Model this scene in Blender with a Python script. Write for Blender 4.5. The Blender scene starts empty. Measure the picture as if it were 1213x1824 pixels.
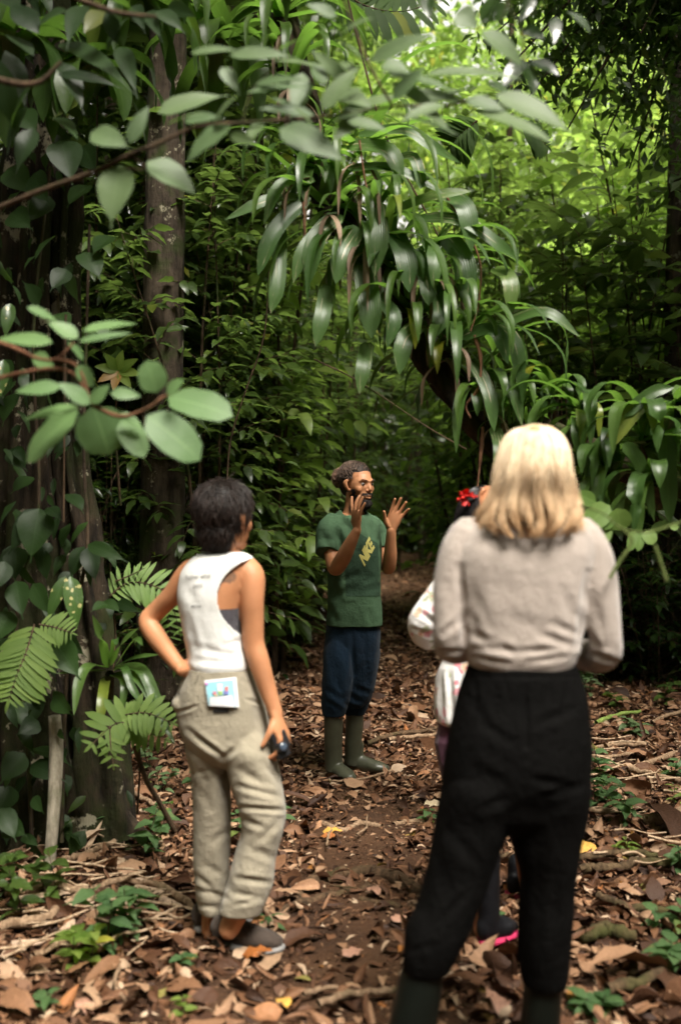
import bpy, math, random
import numpy as np
from mathutils import Vector, Matrix, noise
from mathutils.bvhtree import BVHTree
rng = np.random.default_rng(11); random.seed(11)
scene = bpy.context.scene
COL = scene.collection
rad = math.radians

# ------------------------------------------------------------------ camera, sky, sun, exposure
F_PX = 1900.0                      # focal length in photograph pixels
CAM = np.array([0.0, 0.0, 1.58]); TH = math.atan(28.0 / F_PX)
cd = bpy.data.cameras.new("camera"); cam = bpy.data.objects.new("camera", cd); COL.objects.link(cam)
cam.location = CAM; cam.rotation_euler = (math.pi / 2 - TH, 0, 0)
cd.sensor_fit = 'VERTICAL'; cd.sensor_height = 36.0; cd.lens = F_PX / 1824.0 * 36.0
cd.clip_start = 0.05; cd.clip_end = 400
cd.dof.use_dof = True; cd.dof.focus_distance = 5.95; cd.dof.aperture_fstop = 1.55
scene.camera = cam

world = bpy.data.worlds.new("World"); scene.world = world; world.use_nodes = True
wn = world.node_tree; wn.nodes.clear()
sky = wn.nodes.new('ShaderNodeTexSky'); sky.sky_type = 'NISHITA'; sky.sun_disc = False
SUN_EL, SUN_AZ = 60.0, 152.0       # azimuth clockwise from +Y (the viewing direction)
sky.sun_elevation = rad(SUN_EL); sky.sun_rotation = rad(SUN_AZ); sky.dust_density = 4.0; sky.ozone_density = 0.6
hs = wn.nodes.new('ShaderNodeHueSaturation'); hs.inputs['Saturation'].default_value = 0.12   # overcast: nearly colourless
bg = wn.nodes.new('ShaderNodeBackground'); bg.inputs['Strength'].default_value = 0.115
wo = wn.nodes.new('ShaderNodeOutputWorld')
wn.links.new(sky.outputs[0], hs.inputs['Color']); wt = wn.nodes.new('ShaderNodeMix'); wt.data_type = 'RGBA'; wt.blend_type = 'MULTIPLY'; wt.inputs[0].default_value = 1.0; wt.inputs[7].default_value = (1.0, .94, .83, 1)   # warm tint laid over the sky light
wn.links.new(hs.outputs[0], wt.inputs[6]); wn.links.new(wt.outputs[2], bg.inputs[0]); wn.links.new(bg.outputs[0], wo.inputs[0])
sd = bpy.data.lights.new("sun", 'SUN'); sun = bpy.data.objects.new("sun", sd); COL.objects.link(sun)
sd.energy = 2.0; sd.angle = rad(24); sd.color = (1.0, 0.955, 0.88)
_e, _a = rad(SUN_EL), rad(SUN_AZ)
sdir = Vector((math.sin(_a) * math.cos(_e), math.cos(_a) * math.cos(_e), math.sin(_e)))
sun.rotation_euler = (-sdir).to_track_quat('-Z', 'Y').to_euler(); sun.location = (2, -4, 12)
vs = scene.view_settings; vs.view_transform = 'Standard'; vs.look = 'None'; vs.gamma = 1.0; vs.exposure = 2.1
scene.render.film_transparent = False
cy = scene.cycles
cy.use_denoising = True; cy.max_bounces = 7; cy.diffuse_bounces = 3; cy.glossy_bounces = 2; cy.transmission_bounces = 3
cy.transparent_max_bounces = 4; cy.sample_clamp_indirect = 4.0; cy.caustics_reflective = False; cy.caustics_refractive = False

# ------------------------------------------------------------------ pixels of the photograph <-> metres
_f = np.array([0, math.cos(TH), -math.sin(TH)]); _u = np.array([0, math.sin(TH), math.cos(TH)])
def W(px, py, d):
    x = (px - 606.5) / F_PX; y = -(py - 912.0) / F_PX
    v = _f + np.array([x, 0, 0]) + _u * y
    return CAM + v * (d / v[1])
def proj(P):
    P = np.asarray(P) - CAM
    zf = P @ _f
    return P[..., 0] / zf * F_PX + 606.5, 912.0 - (P @ _u) / zf * F_PX
def GD(py):                         # distance at which level ground shows at this row
    return 1.58 * F_PX / (py - 884.0)

# ------------------------------------------------------------------ meshes
def mesh_obj(name, V, F, mat=None, parent=None, smooth=True, uv=None):
    V = np.asarray(V, dtype=np.float32); me = bpy.data.meshes.new(name)
    if isinstance(F, np.ndarray):
        n, k = F.shape
        me.vertices.add(len(V)); me.vertices.foreach_set('co', V.ravel())
        me.loops.add(n * k); me.loops.foreach_set('vertex_index', F.astype(np.int32).ravel())
        me.polygons.add(n); me.polygons.foreach_set('loop_start', np.arange(0, n * k, k, dtype=np.int32))
        if uv is not None:
            l = me.uv_layers.new(name='UVMap'); l.data.foreach_set('uv', np.asarray(uv, dtype=np.float32)[F.ravel()].ravel())
        me.update(calc_edges=True); me.validate()
    else:
        me.from_pydata(V.tolist(), [], F); me.update()
    me.polygons.foreach_set('use_smooth', np.full(len(me.polygons), smooth)); me.update()
    if mat: me.materials.append(mat)
    o = bpy.data.objects.new(name, me); COL.objects.link(o)
    if parent is not None: o.parent = parent; o.matrix_parent_inverse = Matrix.Translation(-parent.location) if parent.rotation_euler.z == 0 else parent.matrix_basis.inverted()
    return o
def tag(o, label=None, cat=None, group=None, kind=None):
    if label: o['label'] = label
    if cat: o['category'] = cat
    if group: o['group'] = group
    if kind: o['kind'] = kind
    return o
def empty(name, loc, label=None, cat=None, group=None):
    o = bpy.data.objects.new(name, None); COL.objects.link(o); o.location = loc; o.empty_display_size = .1
    return tag(o, label, cat, group)
def copy_tree(o, parent=None):
    c = o.copy(); COL.objects.link(c); c.parent = parent
    for ch in list(o.children): copy_tree(ch, c)
    return c

class Buf:
    def __init__(s): s.V = []; s.F = []; s.n = 0
    def add(s, v, f):
        s.V.append(np.asarray(v, float)); s.F += [[i + s.n for i in q] for q in f]; s.n += len(v); return s
    def verts(s): return np.concatenate(s.V)

def crom(P, sub):
    P = np.asarray(P, float)
    if len(P) < 3 and sub > 1:
        t = np.linspace(0, 1, sub + 1)[:, None]; return P[0] * (1 - t) + P[1] * t
    Q = np.vstack([2 * P[0] - P[1], P, 2 * P[-1] - P[-2]]); out = []
    for i in range(1, len(Q) - 2):
        p0, p1, p2, p3 = Q[i - 1], Q[i], Q[i + 1], Q[i + 2]
        for k in range(sub):
            t = k / sub
            out.append(.5 * ((2 * p1) + (p2 - p0) * t + (2 * p0 - 5 * p1 + 4 * p2 - p3) * t * t + (3 * p1 - p0 - 3 * p2 + p3) * t ** 3))
    out.append(P[-1]); return np.array(out)

def rings_faces(m, n, cap=True):
    F = []
    for i in range(m - 1):
        for j in range(n):
            a = i * n + j; b = i * n + (j + 1) % n
            F.append([a, b, b + n, a + n])
    if cap: F.append(list(range(n))[::-1]); F.append(list(range((m - 1) * n, m * n)))
    return F
def tube(pts, r, sub=5, n=14, ref=(1, 0, 0), cap=True, round_ends=True):
    pts = np.asarray(pts, float); R = np.array([(a, a) if np.isscalar(a) else a for a in r], float)
    A = crom(np.hstack([pts, R]), sub); P = A[:, :3]; R = np.maximum(A[:, 3:], 1e-4)
    T = np.gradient(P, axis=0); T /= np.linalg.norm(T, axis=1)[:, None] + 1e-12
    if round_ends and cap:
        r0, r1 = R[0].mean(), R[-1].mean()
        P = np.vstack([P[0] - T[0] * r0 * .95, P[0] - T[0] * r0 * .6, P, P[-1] + T[-1] * r1 * .6, P[-1] + T[-1] * r1 * .95])
        R = np.vstack([R[0] * .3, R[0] * .8, R, R[-1] * .8, R[-1] * .3]); T = np.vstack([T[0], T[0], T, T[-1], T[-1]])
    X = np.asarray(ref, float); th = np.linspace(0, 2 * math.pi, n, endpoint=False); V = []
    for p, t, q in zip(P, T, R):
        X = X - t * X.dot(t)
        if np.linalg.norm(X) < 1e-3: X = np.cross(t, [0.3, 1, .2])
        X /= np.linalg.norm(X); Y = np.cross(t, X)
        V.append(p + np.outer(np.cos(th) * q[0], X) + np.outer(np.sin(th) * q[1], Y))
    return np.concatenate(V), rings_faces(len(P), n, cap)
def hloft(rows, n=48, ex=2.3, sub=5, cap=True):
    """horizontal rings given as (row, left column, right column, distance, half depth) of the photograph"""
    A = crom(np.array(rows, float), sub); th = np.linspace(0, 2 * math.pi, n, endpoint=False)
    c, s = np.cos(th), np.sin(th); cx = np.sign(c) * abs(c) ** (2 / ex); sy = np.sign(s) * abs(s) ** (2 / ex); V = []
    for py, xl, xr, d, dh in A:
        p = W((xl + xr) / 2, py, d); hw = (xr - xl) / 2 * d / F_PX
        V.append(np.stack([p[0] + hw * cx, p[1] + dh * sy, np.full(n, p[2])], 1))
    return np.concatenate(V), rings_faces(len(A), n, cap)
def ell(c, r, R=None, nu=20, nv=12):
    th = np.linspace(0, 2 * math.pi, nu, endpoint=False); V = []
    for ph in np.linspace(.12, math.pi - .12, nv):
        V.append(np.stack([np.cos(th) * math.sin(ph) * r[0], np.sin(th) * math.sin(ph) * r[1], np.full(nu, math.cos(ph) * r[2])], 1))
    V = np.concatenate(V)
    if R is not None: V = V @ np.asarray(R).T
    F = rings_faces(nv, nu); return V + np.asarray(c), F

def fuse(shapes, voxel, smooth=4, fac=.5):
    """closed shapes -> one continuous surface (vertices, faces)"""
    b = Buf()
    for v, f in shapes: b.add(v, f)
    me = bpy.data.meshes.new('t'); me.from_pydata(b.verts().tolist(), [], b.F); me.update()
    bm_fix(me)
    o = bpy.data.objects.new('t', me); COL.objects.link(o)
    m = o.modifiers.new('r', 'REMESH'); m.mode = 'VOXEL'; m.voxel_size = voxel; m.adaptivity = 0
    if smooth: m2 = o.modifiers.new('s', 'SMOOTH'); m2.factor = fac; m2.iterations = smooth
    dg = bpy.context.evaluated_depsgraph_get(); r = bpy.data.meshes.new_from_object(o.evaluated_get(dg), depsgraph=dg)
    V = np.empty(len(r.vertices) * 3, np.float32); r.vertices.foreach_get('co', V); V = V.reshape(-1, 3).astype(float)
    F = np.empty(len(r.loops), np.int32); r.loops.foreach_get('vertex_index', F)
    assert len(r.loops) == 4 * len(r.polygons); F = F.reshape(-1, 4)
    bpy.data.objects.remove(o); bpy.data.meshes.remove(me); bpy.data.meshes.remove(r)
    return V, F
def bm_fix(me):
    import bmesh
    bm = bmesh.new(); bm.from_mesh(me); bmesh.ops.recalc_face_normals(bm, faces=bm.faces); bm.to_mesh(me); bm.free()
def normals(V, F):
    n = np.cross(V[F[:, 2]] - V[F[:, 0]], V[F[:, 3]] - V[F[:, 1]]); N = np.zeros_like(V)
    for k in range(4): np.add.at(N, F[:, k], n)
    return N / (np.linalg.norm(N, axis=1)[:, None] + 1e-12)
def seg_fold(V, N, folds, base=1.0):
    """cloth folds: (x0,y0,x1,y1,width,depth) where the photograph shows a crease, pressed into the near side"""
    px, py = proj(V); face = np.clip(-(N[:, 1]) * 1.6 + .2, 0, 1); D = np.zeros(len(V))
    for x0, y0, x1, y1, w, dep in folds:
        dep *= .62
        dx, dy = x1 - x0, y1 - y0; L2 = dx * dx + dy * dy; t = ((px - x0) * dx + (py - y0) * dy) / L2
        tc = np.clip(t, 0, 1); q = np.hypot(px - x0 - tc * dx, py - y0 - tc * dy)
        e = np.clip(1.15 - abs(tc - .5) * 1.5, 0, 1)
        D -= dep * e * np.exp(-(q / w) ** 2); D += .45 * dep * e * np.exp(-((q - 2.0 * w) / w) ** 2)
    return V + N * (np.clip(D, -.016, .012) * face * base)[:, None]
def noise_disp(V, N, amp, scale=(10, 10, 10), seed=0, octaves=2):
    S = np.array(scale); out = np.empty(len(V))
    for i, v in enumerate(V * S + seed): out[i] = noise.noise(v)
    if octaves > 1:
        for i, v in enumerate(V * S * 2.3 + seed + 7): out[i] += .45 * noise.noise(v)
    return V + N * (out * amp)[:, None]
def in_poly(px, py, poly):
    inside = np.zeros(len(px), bool); n = len(poly)
    for i in range(n):
        x0, y0 = poly[i]; x1, y1 = poly[(i + 1) % n]
        c = ((y0 > py) != (y1 > py)) & (px < (x1 - x0) * (py - y0) / (y1 - y0 + 1e-12) + x0); inside ^= c
    return inside

# ------------------------------------------------------------------ materials
MATS = {}
def srgb(r, g, b):
    f = lambda c: c / 12.92 if c <= .04045 else ((c + .055) / 1.055) ** 2.4
    return (f(r / 255), f(g / 255), f(b / 255), 1)
class NT:
    def __init__(s, name):
        s.m = bpy.data.materials.new(name); s.m.use_nodes = True; s.t = s.m.node_tree; s.t.nodes.clear()
        s.out = s.n('ShaderNodeOutputMaterial')
    def n(s, typ, **kw):
        nd = s.t.nodes.new(typ)
        for k, v in kw.items():
            if k.startswith('_'): setattr(nd, k[1:], v)
            else:
                k2 = k.replace('__', ' '); 
                if isinstance(v, bpy.types.NodeSocket): s.t.links.new(v, nd.inputs[k2])
                else: nd.inputs[k2].default_value = v
        return nd
    def l(s, a, b): s.t.links.new(a, b)
    def coords(s, which='Object', scale=(1, 1, 1)):
        tc = s.n('ShaderNodeTexCoord'); mp = s.n('ShaderNodeMapping'); mp.inputs['Scale'].default_value = scale
        s.l(tc.outputs[which], mp.inputs['Vector']); return mp.outputs[0]
    def noise(s, scale, vec=None, detail=3, rough=.55, w=None):
        nd = s.n('ShaderNodeTexNoise', Scale=scale, Detail=detail, Roughness=rough)
        if vec is not None: s.l(vec, nd.inputs['Vector'])
        return nd.outputs['Fac']
    def ramp(s, fac, stops, interp='LINEAR'):
        r = s.n('ShaderNodeValToRGB'); r.color_ramp.interpolation = interp; e = r.color_ramp.elements
        while len(e) < len(stops): e.new(.5)
        for x, (p, c) in zip(e, stops): x.position = p; x.color = c if len(c) == 4 else (*c, 1)
        s.l(fac, r.inputs[0]); return r.outputs[0]
    def mix(s, fac, a, b, mode='MIX'):
        m = s.n('ShaderNodeMix', _data_type='RGBA', _blend_type=mode)
        for sock, v in ((m.inputs[0], fac), (m.inputs[6], a), (m.inputs[7], b)):
            if isinstance(v, bpy.types.NodeSocket): s.l(v, sock)
            else: sock.default_value = v
        return m.outputs[2]
    def math(s, op, a, b=0.0):
        m = s.n('ShaderNodeMath', _operation=op)
        for i, v in enumerate((a, b)):
            if isinstance(v, bpy.types.NodeSocket): s.l(v, m.inputs[i])
            else: m.inputs[i].default_value = v
        return m.outputs[0]
    def bump(s, h, strength=.3, dist=.01):
        b = s.n('ShaderNodeBump', Strength=strength, Distance=dist); s.l(h, b.inputs['Height']); return b.outputs[0]
    def done(s, shader): s.l(shader, s.out.inputs['Surface']); return s.m

def fabric(name, col, var=.12, weave=900, rough=.85, sheen=.25, bump=.25, pattern=None, spec=.15):
    t = NT(name); v = t.coords(); n1 = t.noise(5, v, 4); n2 = t.noise(weave, v, 2)
    dark = tuple(c * (1 - var) for c in col[:3]) + (1,); lite = tuple(min(1, c * (1 + var)) for c in col[:3]) + (1,)
    c = t.ramp(n1, [(.3, dark), (.7, lite)])
    c = t.mix(t.math('MULTIPLY', n2, .35), c, tuple(x * .6 for x in col[:3]) + (1,))
    if pattern: c = pattern(t, v, c)
    n3 = t.noise(45, v, 4)
    h = t.math('ADD', t.math('MULTIPLY', n2, .25), t.math('ADD', n3, t.math('MULTIPLY', t.noise(13, t.coords('Object', (1.6, 1.6, 1)), 5, .6), 2.2)))
    p = t.n('ShaderNodeBsdfPrincipled', Roughness=rough); t.l(c, p.inputs['Base Color']); p.inputs['Sheen Weight'].default_value = sheen
    p.inputs['Specular IOR Level'].default_value = spec
    t.l(t.bump(h, min(1, bump * 2.4), .008), p.inputs['Normal']); return t.done(p.outputs[0])
def skin(name, col, red=(.45, .12, .06), tattoo=None):
    t = NT(name); v = t.coords(); n1 = t.noise(9, v, 5); n2 = t.noise(260, v, 2)
    c = t.ramp(n1, [(.3, tuple(x * .82 for x in col[:3])), (.7, tuple(min(1, x * 1.12) for x in col[:3]))])
    c = t.mix(t.math('MULTIPLY', t.noise(22, v, 3), .22), c, (*red, 1))
    if tattoo: c = tattoo(t, v, c)
    p = t.n('ShaderNodeBsdfPrincipled', Roughness=.5); t.l(c, p.inputs['Base Color'])
    p.inputs['Subsurface Weight'].default_value = .12; p.inputs['Subsurface Radius'].default_value = (.012, .005, .003); p.inputs['Subsurface Scale'].default_value = 1.0
    p.inputs['Specular IOR Level'].default_value = .35
    t.l(t.bump(n2, .15, .002), p.inputs['Normal']); return t.done(p.outputs[0])
def plain(name, col, rough=.5, var=.15, scale=30, bump=.2, spec=.5, metal=0):
    t = NT(name); v = t.coords(); n1 = t.noise(scale, v, 4)
    c = t.ramp(n1, [(.3, tuple(x * (1 - var) for x in col[:3])), (.7, tuple(min(1, x * (1 + var)) for x in col[:3]))])
    p = t.n('ShaderNodeBsdfPrincipled', Roughness=rough, Metallic=metal); t.l(c, p.inputs['Base Color']); p.inputs['Specular IOR Level'].default_value = spec
    t.l(t.bump(n1, bump, .004), p.inputs['Normal']); return t.done(p.outputs[0])
def hair_mat(name, c0, c1, rough=.45):
    t = NT(name); g = t.n('ShaderNodeNewGeometry'); c = t.ramp(g.outputs['Random Per Island'], [(0, c0), (1, c1)])
    p = t.n('ShaderNodeBsdfPrincipled', Roughness=rough); t.l(c, p.inputs['Base Color']); p.inputs['Specular IOR Level'].default_value = .35
    return t.done(p.outputs[0])
# ------------------------------------------------------------------ people: helpers
def ombre(name, stops, z0, z1, rough=.42):
    t = NT(name); g = t.n('ShaderNodeNewGeometry'); tc = t.n('ShaderNodeTexCoord'); sep = t.n('ShaderNodeSeparateXYZ'); t.l(tc.outputs['Object'], sep.inputs[0]); k = t.math('DIVIDE', t.math('SUBTRACT', sep.outputs[2], z0), z1 - z0)
    k = t.math('ADD', k, t.math('MULTIPLY', t.math('SUBTRACT', g.outputs['Random Per Island'], .5), .2)); c = t.ramp(k, stops); c = t.mix(t.math('MULTIPLY', t.math('POWER', g.outputs['Random Per Island'], 2.0), .6), c, (.36, .20, .095, 1)); c = t.mix(t.ramp(t.noise(1.0, t.coords('Object', (60, 60, 3.5)), 3, .6), [(.48, (0, 0, 0)), (.64, (.6, .6, .6))]), c, (.38, .215, .105, 1))
    p = t.n('ShaderNodeBsdfPrincipled', Roughness=rough); t.l(c, p.inputs['Base Color']); p.inputs['Specular IOR Level'].default_value = .35; return t.done(p.outputs[0])
def unit(v): v = np.asarray(v, float); return v / np.linalg.norm(v)
def hand(wrist, f, n, s, sc=1.0, spread=(14, 4, -6, -16), curl=((8, 12, 8),) * 4, thumb=(48, 20, 10)):
    """shapes of a hand: palm, four fingers of unequal length with three bends, thumb leaving the side of the palm.
    f points to the fingers, n out of the palm, s towards the thumb"""
    f = unit(f); n = unit(np.asarray(n) - f * np.dot(n, f)); s = unit(np.cross(n, f)) * (1 if np.dot(np.cross(n, f), s) > 0 else -1)
    w = np.asarray(wrist, float); S = []
    P = lambda a, b, c: w + sc * (f * a + s * b + n * c)
    S.append(tube([P(-.01, 0, 0), P(.02, .001, 0), P(.055, .002, .001), P(.088, 0, .002)], [(.024 * sc, .017 * sc), (.030 * sc, .016 * sc), (.040 * sc, .0145 * sc), (.040 * sc, .011 * sc)], ref=s, sub=3, n=18))
    L = [(.040, .025, .021), (.044, .029, .022), (.041, .027, .021), (.031, .020, .019)]; X = [.029, .0095, -.010, -.0285]; B = [.088, .092, .088, .080]
    for k in range(4):
        a = rad(spread[k]); d = f * math.cos(a) + s * math.sin(a); p = P(B[k] - .012, X[k], .001); pts = [p]; r = [.0112 * sc]; ax = np.cross(d, n); ang = 0
        q = P(B[k], X[k] + math.sin(a) * .004, .001); pts.append(q); r.append(.0106 * sc)
        for j in range(3):
            ang += rad(curl[k][j]); dd = d * math.cos(ang) + n * math.sin(ang); q = q + dd * L[k][j] * sc; pts.append(q); r.append((.0098, .0090, .0078)[j] * sc * (.9 if k == 3 else 1))
        S.append(tube(pts, r, ref=s, sub=3, n=10))
    a = rad(thumb[0]); d = f * math.cos(a) + s * math.sin(a) + n * .25; d = unit(d); p0 = P(.018, .016, .004); p1 = p0 + d * .040 * sc
    a2 = a - rad(thumb[1]); d2 = unit(f * math.cos(a2) + s * math.sin(a2) + n * (.25 + math.sin(rad(thumb[2])))); p2 = p1 + d2 * .034 * sc; p3 = p2 + unit(d2 + n * .1) * .024 * sc
    S.append(tube([p0, p1, p2, p3], [.015 * sc, .0125 * sc, .0100 * sc, .0082 * sc], ref=s, sub=3, n=10))
    return S
def foot_shape(heel, toe, w=.045, h=.075, ankle_h=.12):
    """shoe form lying between the heel and toe points on the ground"""
    heel = np.asarray(heel, float); toe = np.asarray(toe, float); d = toe - heel; L = np.linalg.norm(d); d /= L; up = np.array([0, 0, 1.]); side = np.cross(d, up)
    P = lambda t, z: heel + d * L * t + up * z
    return [tube([P(.08, .045), P(.25, .045), P(.5, .035), P(.75, .03), P(.92, .026)], [(w * .72, .05), (w * .78, .052), (w * .85, .044), (w, .034), (w * .72, .026)], ref=side, n=20),
            tube([P(.17, .05), P(.22, ankle_h)], [(w * .8, w * .95), (w * .78, w * .9)], ref=side, n=18)]
def flat_base(V, z): V = V.copy(); V[:, 2] = np.maximum(V[:, 2], z); return V
def head_shapes(c, R, sc=1.0, nose=True):
    R = np.asarray(R); T = lambda p: np.asarray(c) + R @ (np.asarray(p, float) * sc)
    E = lambda p, r: ell(T(p), np.array(r) * sc, R)
    S = [E((0, -.018, .040), (.076, .095, .082)), E((0, .020, .0), (.068, .075, .088)), E((0, .040, -.045), (.052, .050, .058)), E((0, .064, -.090), (.026, .026, .022)), E((0, .012, -.062), (.056, .056, .044)),
         E((.042, .054, -.022), (.021, .022, .026)), E((-.042, .054, -.022), (.021, .022, .026))]
    if nose:
        S += [tube([T((0, .084, .016)), T((0, .094, -.006)), T((0, .103, -.025)), T((0, .092, -.034))], [.0065 * sc, .0078 * sc, .0100 * sc, .0075 * sc], n=12, sub=3),
              E((.011, .089, -.031), (.0075, .010, .007)), E((-.011, .089, -.031), (.0075, .010, .007)),
              tube([T((-.048, .070, .022)), T((-.024, .088, .026)), T((0, .090, .020)), T((.024, .088, .026)), T((.048, .070, .022))], [.006 * sc, .0075 * sc, .006 * sc, .0075 * sc, .006 * sc], n=10, sub=3),
              tube([T((-.023, .082, -.064)), T((-.008, .093, -.059)), T((.008, .093, -.059)), T((.023, .082, -.064))], [.004 * sc, .006 * sc, .006 * sc, .004 * sc], n=8, sub=3),
              tube([T((-.019, .083, -.069)), T((0, .093, -.072)), T((.019, .083, -.069))], [.004 * sc, .007 * sc, .004 * sc], n=8, sub=3)]
    for s in (-1, 1):
        S.append(tube([T((s * .072, .004, -.030)), T((s * .082, -.006, -.012)), T((s * .086, -.012, .012)), T((s * .080, .0, .026))], [(.006 * sc, .009 * sc), (.007 * sc, .014 * sc), (.007 * sc, .016 * sc), (.006 * sc, .010 * sc)], ref=R @ np.array([1., 0, 0]), n=12, sub=3))
    return S
def yaw_mat(fx, fy):                # head frame: local y looks along (fx, fy)
    f = unit((fx, fy, 0)); r = np.array([f[1], -f[0], 0]); return np.stack([r, f, np.array([0, 0, 1.])], 1)
def strands(name, curves, r, mat, parent, n=3):
    """many thin hairs as one mesh; curves is a list of point arrays"""
    V = []; F = []; off = 0
    for P in curves:
        P = np.asarray(P); m = len(P); T = np.gradient(P, axis=0); T /= np.linalg.norm(T, axis=1)[:, None] + 1e-9
        X = np.cross(T, [.3, .5, .2]); X /= np.linalg.norm(X, axis=1)[:, None] + 1e-9; Y = np.cross(T, X); rr = r * np.linspace(1, .45, m)[:, None]
        ring = np.stack([P + rr * (X * math.cos(a) + Y * math.sin(a)) for a in np.arange(n) * 2 * math.pi / n], 1).reshape(-1, 3); V.append(ring)
        i = np.arange(m - 1)[:, None] * n; j = np.arange(n)[None]; a = (i + j).ravel(); b = (i + (j + 1) % n).ravel()
        F.append(np.stack([a, b, b + n, a + n], 1) + off); off += m * n
    return mesh_obj(name, np.concatenate(V), np.concatenate(F), mat, parent)
def garment(name, shapes, mat, parent, voxel=.005, folds=(), amp=.003, scale=(9, 9, 5), seed=0, smooth=4, cut=None, thick=0.0, base=None):
    V, F = fuse(shapes, voxel, smooth); N = normals(V, F)
    V = noise_disp(V, N, amp, scale, seed)
    if folds: V = seg_fold(V, N, folds)
    if base is not None: V = flat_base(V, base)
    if cut is not None:
        kill = cut(V, normals(V, F)); F = F[~kill[F].any(axis=1)]
        used = np.unique(F); mp = -np.ones(len(V), int); mp[used] = np.arange(len(used)); V = V[used]; F = mp[F]
    o = mesh_obj(name, V, F, mat, parent)
    if thick: m = o.modifiers.new('thickness', 'SOLIDIFY'); m.thickness = thick; m.offset = -1
    return o
def bvh_of(o):
    me = o.data; return BVHTree.FromPolygons([v.co.copy() for v in me.vertices], [list(p.vertices) for p in me.polygons])
def local_pt(o, p): return p
def on_surface(name, surf, polys, mat, parent, lift=.003, off=Vector((0, 0, 0))):
    """thin print lying on a garment: polys are lists of photograph points, each a convex patch subdivided and laid on the cloth"""
    bv = bvh_of(surf); V = []; F = []; mi = parent.location if False else None
    for (P00, P10, P11, P01, nu, nv) in polys:
        base = len(V); ok = True
        for j in range(nv + 1):
            for i in range(nu + 1):
                u, v = i / nu, j / nv; q = (1 - u) * (1 - v) * np.array(P00) + u * (1 - v) * np.array(P10) + u * v * np.array(P11) + (1 - u) * v * np.array(P01)
                d = W(q[0], q[1], 1.0) - CAM; d = Vector(d).normalized(); h = bv.ray_cast(Vector(CAM), d)
                p = h[0] if h[0] is not None else (V[-1] + d * 0 if V else Vector(CAM) + d * 3)
                V.append(Vector(p) - d * lift if h[0] is not None else Vector(p))
        for j in range(nv):
            for i in range(nu):
                a = base + j * (nu + 1) + i; F.append([a, a + 1, a + nu + 2, a + nu + 1])
    o = mesh_obj(name, np.array([tuple(v) for v in V]), F, mat, parent)
    return o
def text_on(name, surf, body, o0, ux, uy, mat, parent, lift=.004, bold=.0, spacing=1.0):
    """lettering laid on a garment: o0 is the lower left corner, ux / uy the baseline and height vectors in the photograph"""
    cu = bpy.data.curves.new('t', 'FONT'); cu.body = body; cu.offset = bold; cu.space_character = spacing; cu.resolution_u = 3
    t = bpy.data.objects.new('t', cu); COL.objects.link(t); dg = bpy.context.evaluated_depsgraph_get()
    me = bpy.data.meshes.new_from_object(t.evaluated_get(dg)); P = np.array([tuple(v.co) for v in me.vertices]); Fs = [list(p.vertices) for p in me.polygons]
    bpy.data.objects.remove(t); lo, hi = P.min(0), P.max(0); u = (P[:, 0] - lo[0]) / (hi[0] - lo[0]); v = (P[:, 1] - lo[1]) / (hi[1] - lo[1])
    bv = bvh_of(surf); V = []
    for a, b in zip(u, v):
        q = np.array(o0) + a * np.array(ux) + b * np.array(uy); d = Vector(W(q[0], q[1], 1.0) - CAM).normalized(); h = bv.ray_cast(Vector(CAM), d)
        V.append(tuple((h[0] if h[0] is not None else Vector(V[-1])) - d * lift))
    return mesh_obj(name, np.array(V), Fs, mat, parent, smooth=False)

GZ = 0.0                            # ground height under the people's feet
def person(px, py_ground, d, label):
    p = W(px, 900, d); return empty('person', (p[0], p[1], GZ), label, 'person')

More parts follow.
